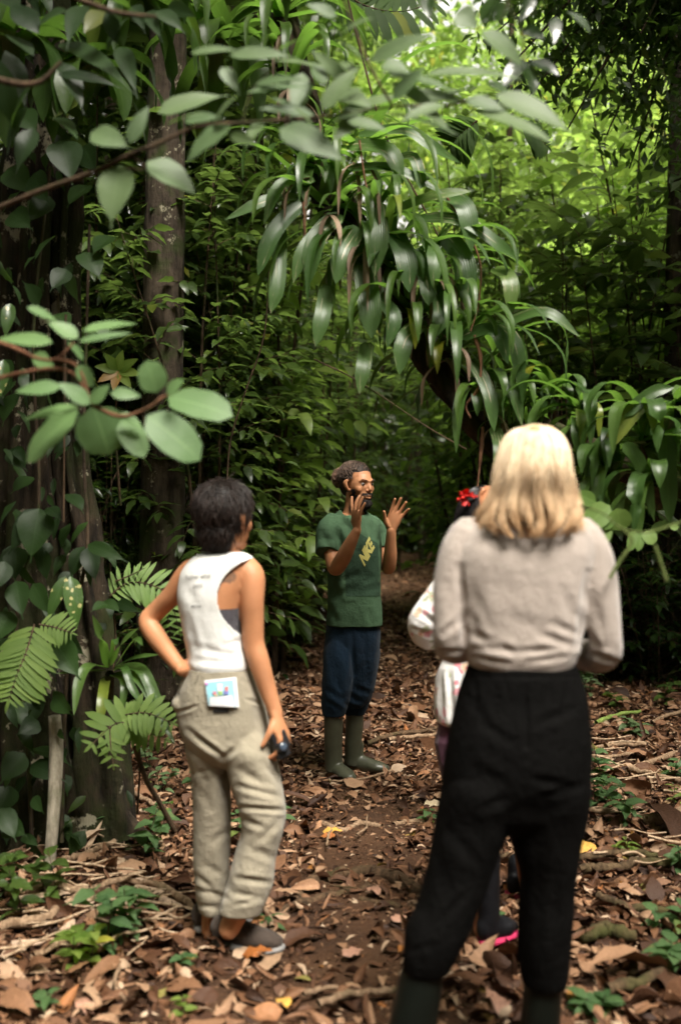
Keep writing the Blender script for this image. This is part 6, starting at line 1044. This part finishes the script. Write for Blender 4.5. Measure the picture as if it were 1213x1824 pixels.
# ------------------------------------------------------------------ forest floor
def build_floor():
    g = rng
    t = NT('dead_leaf'); geo = t.n('ShaderNodeNewGeometry'); c = t.ramp(geo.outputs['Random Per Island'], [(0, (.022, .009, .005)), (.26, (.076, .032, .015)), (.50, (.16, .074, .036)), (.72, (.27, .138, .072)), (.89, (.42, .26, .155)), (.965, (.56, .41, .28)), (.99, (.36, .12, .025)), (1, (.20, .20, .05))]); v = t.coords()
    c = t.mix(t.math('MULTIPLY', t.noise(60, v, 4), .55), c, (.035, .018, .010, 1)); p = t.n('ShaderNodeBsdfPrincipled', Roughness=.6); p.inputs['Specular IOR Level'].default_value = .22; t.l(c, p.inputs['Base Color']); t.l(t.bump(t.noise(90, v, 4), .7, .006), p.inputs['Normal']); dead = t.done(p.outputs[0])
    spec = ((.48, .5, 1.0, .3, .15, 0), (.40, -.5, -.9, -.4, .15, .2), (.52, .3, 1.5, .2, .2, .4), (.42, .8, .6, .6, .1, 0), (.58, -.2, -1.4, .0, .2, .6), (.34, .4, 1.3, -.7, .1, 0), (.62, .15, .5, .1, .12, .1))
    tps = [[leaf_tpl('ovate', w, 7 if ac == 2 else 4, ac, f, dr, tw, wv, 0, cu) for w, f, dr, tw, wv, cu in spec] + [leaf_tpl('strap', .13, 7 if ac == 2 else 4, ac, .5, dr, .5, .1) for dr in (.9, -.6)] for ac in (2, 1)]
    L = Leaves(); zones = ((1.6, 5.0, 15000), (5.0, 9.0, 24000), (9.0, 15.0, 38000), (15.0, 29.0, 26000))
    for y0, y1, n in zones:
        y = np.sqrt(g.uniform(y0 ** 2, y1 ** 2, n)); x = g.uniform(-1, 1, n) * (.33 * y + .9); P = np.stack([x, y, gh(x, y)], 1); px, py = proj(P)
        bare = .32 * np.exp(-((px - 640 - (py - 1500) * -.05) / 85) ** 2) * (py > 1420) + .80 * np.exp(-(((px - 650 + (py - 1500) * .12) / 120) ** 2 + ((py - 1500) / 85) ** 2)) + .78 * np.exp(-(((px - 620) / 130) ** 2 + ((py - 1690) / 95) ** 2)) + .6 * np.exp(-(((px - 330) / 160) ** 2 + ((py - 1790) / 45) ** 2))
        fullness = np.where((px < 320) | (px > 1000), 1.0, .88); k = (g.random(n) > bare) & (g.random(n) < fullness); P = P[k]; m = len(P); P[:, 2] += g.uniform(.0, .028, m)
        az = g.uniform(0, 2 * math.pi, m); D = np.stack([np.cos(az), np.sin(az), g.normal(0, .28, m)], 1); R = frames(D, np.array([0, 0, 1.]) + g.normal(0, .5, (m, 3))); L.addmany(tps[0 if y1 < 10 else 1], P, R, np.exp(g.normal(math.log(.066 if y1 < 6 else .064 if y1 < 10 else .062), .42, m)))
    n = 52000; y = np.sqrt(g.uniform(1.6 ** 2, 10 ** 2, n)); x = g.uniform(-1, 1, n) * (.33 * y + .7); P = np.stack([x, y, gh(x, y) + .004], 1); az = g.uniform(0, 2 * math.pi, n)   # crumbs of rotted leaf on the soil
    L.addmany([leaf_tpl('ovate', w_, 2, 1, .3, .6, .3) for w_ in (.5, .3, .8)], P, frames(np.stack([np.cos(az), np.sin(az), g.normal(0, .2, n)], 1), np.array([0, 0, 1.]) + g.normal(0, .3, (n, 3))), np.exp(g.normal(math.log(.020), .45, n)))
    tag(L.obj('leaf_litter', dead), kind='stuff')
    # loose larger leaves near the camera
    yl = plain('yellow_dead_leaf', (.55, .30, .06), .55, .25, 90); og = plain('orange_dead_leaf', (.26, .085, .018), .55, .3, 90); pk = plain('pinkish_dead_leaf', (.33, .175, .115), .6, .25, 90); iv = plain('ivory_dead_leaf', (.50, .40, .26), .6, .2, 90)
    for px, py, sz, m, lab in ((503, 1806, .085, yl, 'yellow dead leaf at the bottom of the path'), (432, 1722, .11, og, 'rusty orange dead leaf beside the brown shoe'), (575, 1490, .10, yl, 'tan curled leaf on bare soil in the path'), (755, 1440, .12, iv, 'cream torn leaf beside the black trousers'), (598, 1498, .07, og, 'small orange leaf beside the tan curled leaf'), (890, 1790, .15, pk, 'large lobed tan leaf between the black boots'), (700, 1668, .09, pk, 'oval pinkish leaf left of the black trousers'), (1010, 1440, .12, iv, 'pale cream leaf right of the black trousers'), (1060, 1520, .16, yl, 'long ochre leaf right of the black trousers'), (150, 1790, .12, pk, 'broad pinkish leaf near the lower left corner'), (610, 1722, .09, pk, 'brown leaf lying alone in the middle of the path'), (660, 1600, .10, pk, 'folded leaf under the mossy root')):
        LL = Leaves(); q = G(px, py, .028); LL.add(leaf_tpl('ovate', .6, 9, 2, .25, .8, .3, .25, 0, .2), q[None], frames(np.array([[g.normal(), g.normal(), .1]]), (0, -.3, 1)), sz); tag(LL.obj('dead_leaf', m), lab, 'dead leaf')
    # exposed roots, sticks and logs
    rootm = bark_mat('mossy_root', (.035, .022, .012), (.15, .09, .05), (.050, .046, .014), .4, 1.6); dry = bark_mat('dry_stick', (.17, .105, .06), (.40, .27, .17), mossk=0, scale=2); mossl = bark_mat('moss_log', (.035, .022, .012), (.13, .085, .045), (.060, .062, .018), .55, 1.6)
    def stick(name, pts, r0, r1, m, lab, cat, grp=None, up=.02, n=9):
        up = up + .6 * r0 + (.012 if up > .01 else .004); r0 *= 1.15; r1 *= 1.15; P = crom([G(a, b, up) for a, b in pts], 6); P += g.normal(0, r0 * .25, P.shape); o = Stems().add(P, r0, r1, n, .07).obj(name, m); tag(o, lab, cat, grp)
    for q, r0, r1, lab in (([(520, 1618), (560, 1580), (612, 1562), (680, 1560), (722, 1578), (770, 1612)], .020, .030, 'mossy root arching across the middle of the path'), ([(500, 1632), (560, 1612), (620, 1598), (660, 1588)], .016, .014, 'smaller root just below the arching mossy root'), ([(565, 1465), (610, 1480), (640, 1470), (682, 1478)], .014, .012, 'short pale root on bare soil in front of the guide'), ([(700, 1472), (740, 1462), (785, 1474)], .012, .014, 'pale root touching the edge of the black trousers'), ([(640, 1612), (700, 1622), (760, 1625)], .012, .010, 'low root right under the arching mossy root')): stick('tree_root', q, r0, r1, rootm if 'mossy' in lab or 'low' in lab else dry, lab, 'root', 'roots across the path', -.012)
    for q, r0, r1, m, lab in (([(0, 1672), (70, 1655), (150, 1618), (215, 1590), (290, 1598)], .016, .010, dry, 'long bent pale stick at the lower left'), ([(290, 1598), (330, 1625), (362, 1660)], .016, .010, dry, 'pale stick pointing at the brown shoes'), ([(10, 1610), (80, 1600), (160, 1612)], .018, .016, dry, 'straight pale stick left of the long bent one'), ([(110, 1560), (150, 1545), (205, 1520)], .014, .010, dry, 'stick in front of the massive trunk'), ([(228, 1430), (262, 1450), (298, 1466)], .012, .010, dry, 'stick behind the seedlings on the left'), ([(590, 1402), (640, 1396), (700, 1385)], .006, .006, dry, 'thin stick right behind the boots'), ([(692, 1328), (735, 1325), (785, 1322)], .012, .011, dry, 'pale straight stick right of the guide\'s boots'), ([(650, 1338), (700, 1322), (745, 1318), (790, 1308)], .014, .012, rootm, 'mossy stick right behind the pale straight stick'), ([(690, 1295), (730, 1302), (775, 1318)], .006, .004, dry, 'forked thin twig to the right of the guide'), ([(570, 1822), (620, 1800), (700, 1790), (760, 1785)], .011, .008, dry, 'curved stick at the bottom of the path'), ([(540, 1800), (570, 1790), (598, 1785)], .008, .006, dry, 'short stick left of the curved one'), ([(460, 1620), (478, 1650), (486, 1672)], .007, .009, dry, 'twig standing against the toe of the brown shoe'),
                              ([(1035, 1348), (1090, 1344), (1150, 1345)], .012, .012, dry, 'upper pale stick right of the black trousers'), ([(1040, 1362), (1085, 1362), (1140, 1358)], .010, .009, dry, 'pale stick just below the upper one'), ([(1120, 1392), (1165, 1375), (1230, 1350)], .014, .014, dry, 'pale stick rising to the right edge'), ([(1120, 1390), (1160, 1402), (1225, 1418)], .013, .013, dry, 'speckled stick falling to the right edge'), ([(1148, 1392), (1158, 1412), (1162, 1430)], .007, .006, dry, 'short stick crossing the speckled one'), ([(1060, 1296), (1100, 1286), (1140, 1280)], .014, .012, bark_mat('green_stalk', (.16, .22, .05), (.24, .32, .08), mossk=0), 'fresh green stalk lying right of the black trousers'), ([(1040, 1462), (1080, 1462), (1120, 1455)], .012, .012, dry, 'pale stick among seedlings on the right'), ([(1150, 1480), (1180, 1478), (1230, 1470)], .022, .020, dry, 'thick pale stick at the right edge'), ([(1160, 1300), (1195, 1282), (1240, 1275)], .012, .012, dry, 'stick farthest up at the right edge'),
                              ([(850, 1555), (890, 1548), (930, 1552)], .012, .012, mossl, 'mossy stick seen between the black trouser legs'), ([(60, 1720), (100, 1700), (130, 1680)], .010, .014, dry, 'short thick stick in the lower left'), ([(215, 1740), (205, 1770), (222, 1800)], .006, .005, dry, 'thin twig in the lower left'), ([(600, 1480), (585, 1500), (582, 1520)], .006, .004, dry, 'tiny twig beside the tan curled leaf')): stick('fallen_stick', q, r0, r1, m, lab, 'stick', 'sticks on the forest floor')
    for q, r0, r1, lab in (([(1035, 1568), (1090, 1562), (1150, 1556), (1240, 1560)], .018, .016, 'long mossy log at the right, above the others'), ([(1065, 1622), (1120, 1640), (1180, 1645), (1240, 1650)], .015, .013, 'dark mossy log in the middle on the right'), ([(1035, 1690), (1080, 1685), (1125, 1692)], .024, .020, 'short thick mossy log right of the black trousers'), ([(1080, 1790), (1150, 1770), (1240, 1735)], .018, .014, 'mossy log in the lower right corner'), ([(1030, 1545), (1100, 1538), (1170, 1545)], .014, .012, 'thin mossy branch lying on the long log')): stick('mossy_log', q, r0, r1, mossl, lab, 'log', 'mossy logs on the right')
    tw = []
    for k in range(90):
        y = math.sqrt(g.uniform(3.0 ** 2, 17 ** 2)); x = g.uniform(-1, 1) * .33 * y; az = g.uniform(0, 3.14); ln = g.uniform(.08, .40); P = np.array([[x + math.cos(az) * ln * (t - .5), y + math.sin(az) * ln * (t - .5), 0] for t in (0, .33, .66, 1)]); P[:, 2] = gh(P[:, 0], P[:, 1]) + .016 + g.uniform(0, .02, 4); px, py = proj(P[0])
        P[:, :2] += g.normal(0, ln * .05, (4, 2)); o = Stems().add(crom(P, 3), g.uniform(.003, .008), .003, 5, .1).obj('twig', dry if g.random() < .6 else rootm); tag(o, 'short dry twig lying in the leaf litter', 'twig', 'small twigs in the leaf litter'); tw.append((px, y, o))
    straw = bark_mat('straw', (.30, .19, .11), (.62, .46, .31), mossk=0, scale=2); sl = []
    for k in range(74):
        left = k < 46; px, py = (g.uniform(-10, 350), g.uniform(1515, 1720)) if left else (g.uniform(1040, 1230), g.uniform(1320, 1560)); q = G(px, py, .03 + g.uniform(0, .03)); az = g.normal(.15 if left else .1, .45); ln = g.uniform(.08, .34)
        P = np.array([q + np.array([math.cos(az) * ln * t, math.sin(az) * ln * t, g.normal(0, .008)]) + [0, g.normal(0, .008), 0] for t in (-.5, -.17, .17, .5)]); o = Stems().add(crom(P, 3), g.uniform(.003, .008), g.uniform(.002, .006), 5, .15).obj('straw_stick', straw); tag(o, 'x', 'stick', 'straw-coloured sticks on the litter'); sl.append((left, px, py, o))
    for left in (True, False):
        reg = {}
        for l_, px, py, o in sl:
            if l_ == left: reg.setdefault(int((py - 1300) // 45), []).append((px, o))
        for i, (kk, q) in enumerate(sorted(reg.items())):
            for j, (px, o) in enumerate(sorted(q, key=lambda u: u[0])): o['label'] = 'straw-coloured stick at the ' + ('lower left' if left else 'right') + ', band %s from the top, %s from the left' % (('one', 'two', 'three', 'four', 'five', 'six')[min(i, 5)], RANK[j].replace(' nearest', '').replace('nearest', 'first'))
    bins = {}
    for px, y, o in tw: bins.setdefault(where(float(px)), []).append((y, o))
    for ph, l_ in bins.items():
        for i, (y, o) in enumerate(sorted(l_, key=lambda q: q[0])): o['label'] = (RANK[min(i, 29)] + ' ' if len(l_) > 1 else '') + 'dry twig ' + ph
    # dry palm sheath pieces
    bs = plain('dry_bark_sheet', (.40, .28, .19), .75, .35, 60, .8)
    for px, py, ln, w, az, lab in ((205, 1622, .20, .075, .25, 'broad pale piece of dry bark in front of the seedlings'), (150, 1612, .16, .05, -.3, 'pale bark piece left of the broad one'), (95, 1610, .26, .035, .3, 'pale strip of dry bark at the far left'), (270, 1600, .16, .05, -.5, 'torn pale bark piece near the brown shoes'), (305, 1622, .14, .035, -.8, 'narrow bark strip touching the brown shoes'), (120, 1662, .11, .04, 1.4, 'small curled bark piece at the lower left'), (240, 1585, .18, .03, .5, 'long bark strip behind the broad pale piece'), (60, 1690, .15, .03, .1, 'dark-edged bark strip near the lower left corner')):
        LL = Leaves(); q = G(px, py, .035); LL.add(leaf_tpl('strap', w / ln, 12, 2, .1, .25, .6, .12, 0, .5), q[None] - np.array([[ln / 2 * math.cos(az), ln / 2 * math.sin(az), 0]]), frames(np.array([[math.cos(az), math.sin(az), .06]]), (0, -.3, 1)), ln); tag(LL.obj('bark_piece', bs), lab, 'bark')
    # seedlings
    def seedling(px, py, h, n, lf, kit, mat, lab, grp='seedlings on the forest floor', palm=False):
        h *= 1.35; lf *= 1.12; n = int(n * 1.3)
        b = G(px, py); e = empty('seedling', b, lab, 'seedling', grp); S = Stems(); L = Leaves(); pos = []; D = []; sc = []
        for s in range(max(1, n // 7)):
            az = g.uniform(0, 6.28); top = b + np.array([math.cos(az) * h * .35, math.sin(az) * h * .35, h * g.uniform(.6, 1)]); P = crom([b - [0, 0, .02], (b + top) / 2 + g.normal(0, .01, 3), top], 4); S.add(P, .003, .0015, 5)
            for k in range(7):
                t = .3 + .7 * k / 6; i = min(int(t * (len(P) - 1)), len(P) - 1); a2 = k * 2.4 + az; pos.append(P[i]); D.append([math.cos(a2), math.sin(a2), g.uniform(-.2, .35)]); sc.append(lf * g.uniform(.65, 1.1))
        tps = [leaf_tpl('ovate', .55, 6, 1, .2, .7, .1, .1), leaf_tpl('ovate', .45, 6, 1, .2, 1.0, -.1, .1)] if kit == 'o' else [leaf_tpl('lance', .28, 6, 1, .2, .9)]
        L.addmany(tps, np.array(pos), frames(np.array(D), np.array([0, -.2, 1.]) + g.normal(0, .15, (len(D), 3))), np.array(sc)); S.obj('stem', TWIG, e); L.obj('foliage', LM[mat], e)
    mats = leaf_mat('leaf_seedling', (.045, .095, .034), (.090, .155, .058), .5, .35, .4, spec=.25); LM['seed'] = mats
    for a in ((250, 1530, .16, 14, .10, 'o', 'seed', 'broad-leaved seedling left of the khaki trousers'), (200, 1500, .12, 14, .08, 'o', 'seed', 'seedling just in front of the massive trunk'), (300, 1500, .15, 14, .08, 'o', 'seed', 'seedling touching the khaki trousers'), (175, 1500, .10, 14, .09, 'l', 'mid', 'narrow-leaved seedling at the foot of the buttress'), (190, 1700, .18, 21, .10, 'o', 'seed', 'bushy seedling nearest the lower left corner'), (235, 1680, .16, 21, .09, 'o', 'seed', 'bushy seedling left of the brown shoes'), (150, 1720, .12, 21, .09, 'o', 'light', 'light-green seedling in front of the bushy ones'), (100, 1620, .16, 14, .10, 'o', 'mid', 'dark seedling beside the pale strip of bark'), (40, 1640, .14, 14, .09, 'o', 'mid', 'seedling at the left edge'), (10, 1600, .2, 14, .10, 'o', 'mid', 'seedling cut off by the left edge'), (80, 1800, .08, 7, .07, 'o', 'seed', 'tiny seedling in the lower left corner'), (330, 1738, .05, 7, .05, 'o', 'seed', 'tiny seedling in front of the brown shoe'), (325, 1820, .05, 7, .05, 'o', 'light', 'tiny seedling at the bottom edge'), (482, 1655, .05, 7, .08, 'l', 'seed', 'grassy seedling at the toe of the brown shoe'), (290, 1420, .14, 14, .07, 'o', 'grey', 'greyish seedling behind the khaki trousers'), (270, 1380, .12, 14, .07, 'o', 'grey', 'greyish seedling behind the leaning stick'), (340, 1410, .12, 14, .07, 'o', 'seed', 'seedling between the khaki trouser legs'), (420, 1500, .10, 7, .06, 'o', 'seed', 'seedling seen between the khaki legs'),
              (1075, 1400, .16, 21, .09, 'o', 'seed', 'bushy seedling right of the black trousers'), (1060, 1440, .14, 21, .09, 'o', 'seed', 'seedling below the pale sticks on the right'), (1120, 1480, .15, 21, .10, 'o', 'seed', 'broad seedling in front of the thick stick'), (1130, 1320, .13, 21, .09, 'o', 'grey', 'greyish seedling above the pale sticks'), (1120, 1530, .06, 14, .07, 'l', 'light', 'narrow-leaved seedling above the long log'), (1205, 1400, .12, 14, .09, 'o', 'seed', 'seedling at the right edge above the logs'), (1205, 1560, .10, 14, .08, 'o', 'seed', 'seedling on the long mossy log'), (1190, 1670, .10, 14, .08, 'o', 'seed', 'seedling below the dark mossy log'), (1060, 1822, .06, 14, .09, 'o', 'seed', 'seedling at the bottom edge on the right'), (1200, 1450, .10, 14, .05, 'l', 'light', 'feathery seedling at the right edge'), (1100, 1270, .14, 14, .09, 'o', 'mid', 'seedling behind the green stalk'), (1180, 1260, .16, 14, .10, 'o', 'mid', 'seedling at the edge of the undergrowth on the right'), (1050, 1240, .18, 21, .10, 'l', 'grey', 'ferny seedling beside the taupe elbow'), (760, 1470, .06, 7, .07, 'o', 'seed', 'seedling beside the cream torn leaf'), (500, 1465, .07, 7, .07, 'o', 'seed', 'seedling right of the khaki knee'), (885, 1500, .08, 7, .07, 'o', 'seed', 'seedling seen between the black legs'), (1210, 1745, .10, 14, .09, 'o', 'seed', 'seedling in the lower right corner'), (880, 1660, .05, 7, .05, 'o', 'seed', 'tiny seedling beside the pink-soled shoe')): seedling(*a)
    for px, py, r, n, lab in ((515, 1172, .17, 9, 'small pale fern on the litter left of the guide'), (480, 1120, .2, 10, 'small fern at the left edge of the path'), (540, 1112, .22, 9, 'low fern beside the navy trousers'), (1140, 1200, .22, 10, 'small fern at the foot of the bushes on the right'), (450, 1150, .18, 8, 'small fern beside the khaki hip')):
        b = G(px, py); e = empty('fern', b, lab, 'fern', 'small ferns by the path'); L = Leaves()
        for k in range(n):
            az = k / n * 6.28 + g.normal(0, .2); d = np.array([math.cos(az), math.sin(az), 0]); fern_frond(L, [b, b + d * r * .5 + [0, 0, r * .55], b + d * r + [0, 0, r * .35]], r * .32, 9, up=(0, 0, 1), lw=.3)
        L.obj('frond', LM['fern'], e)
build_floor()
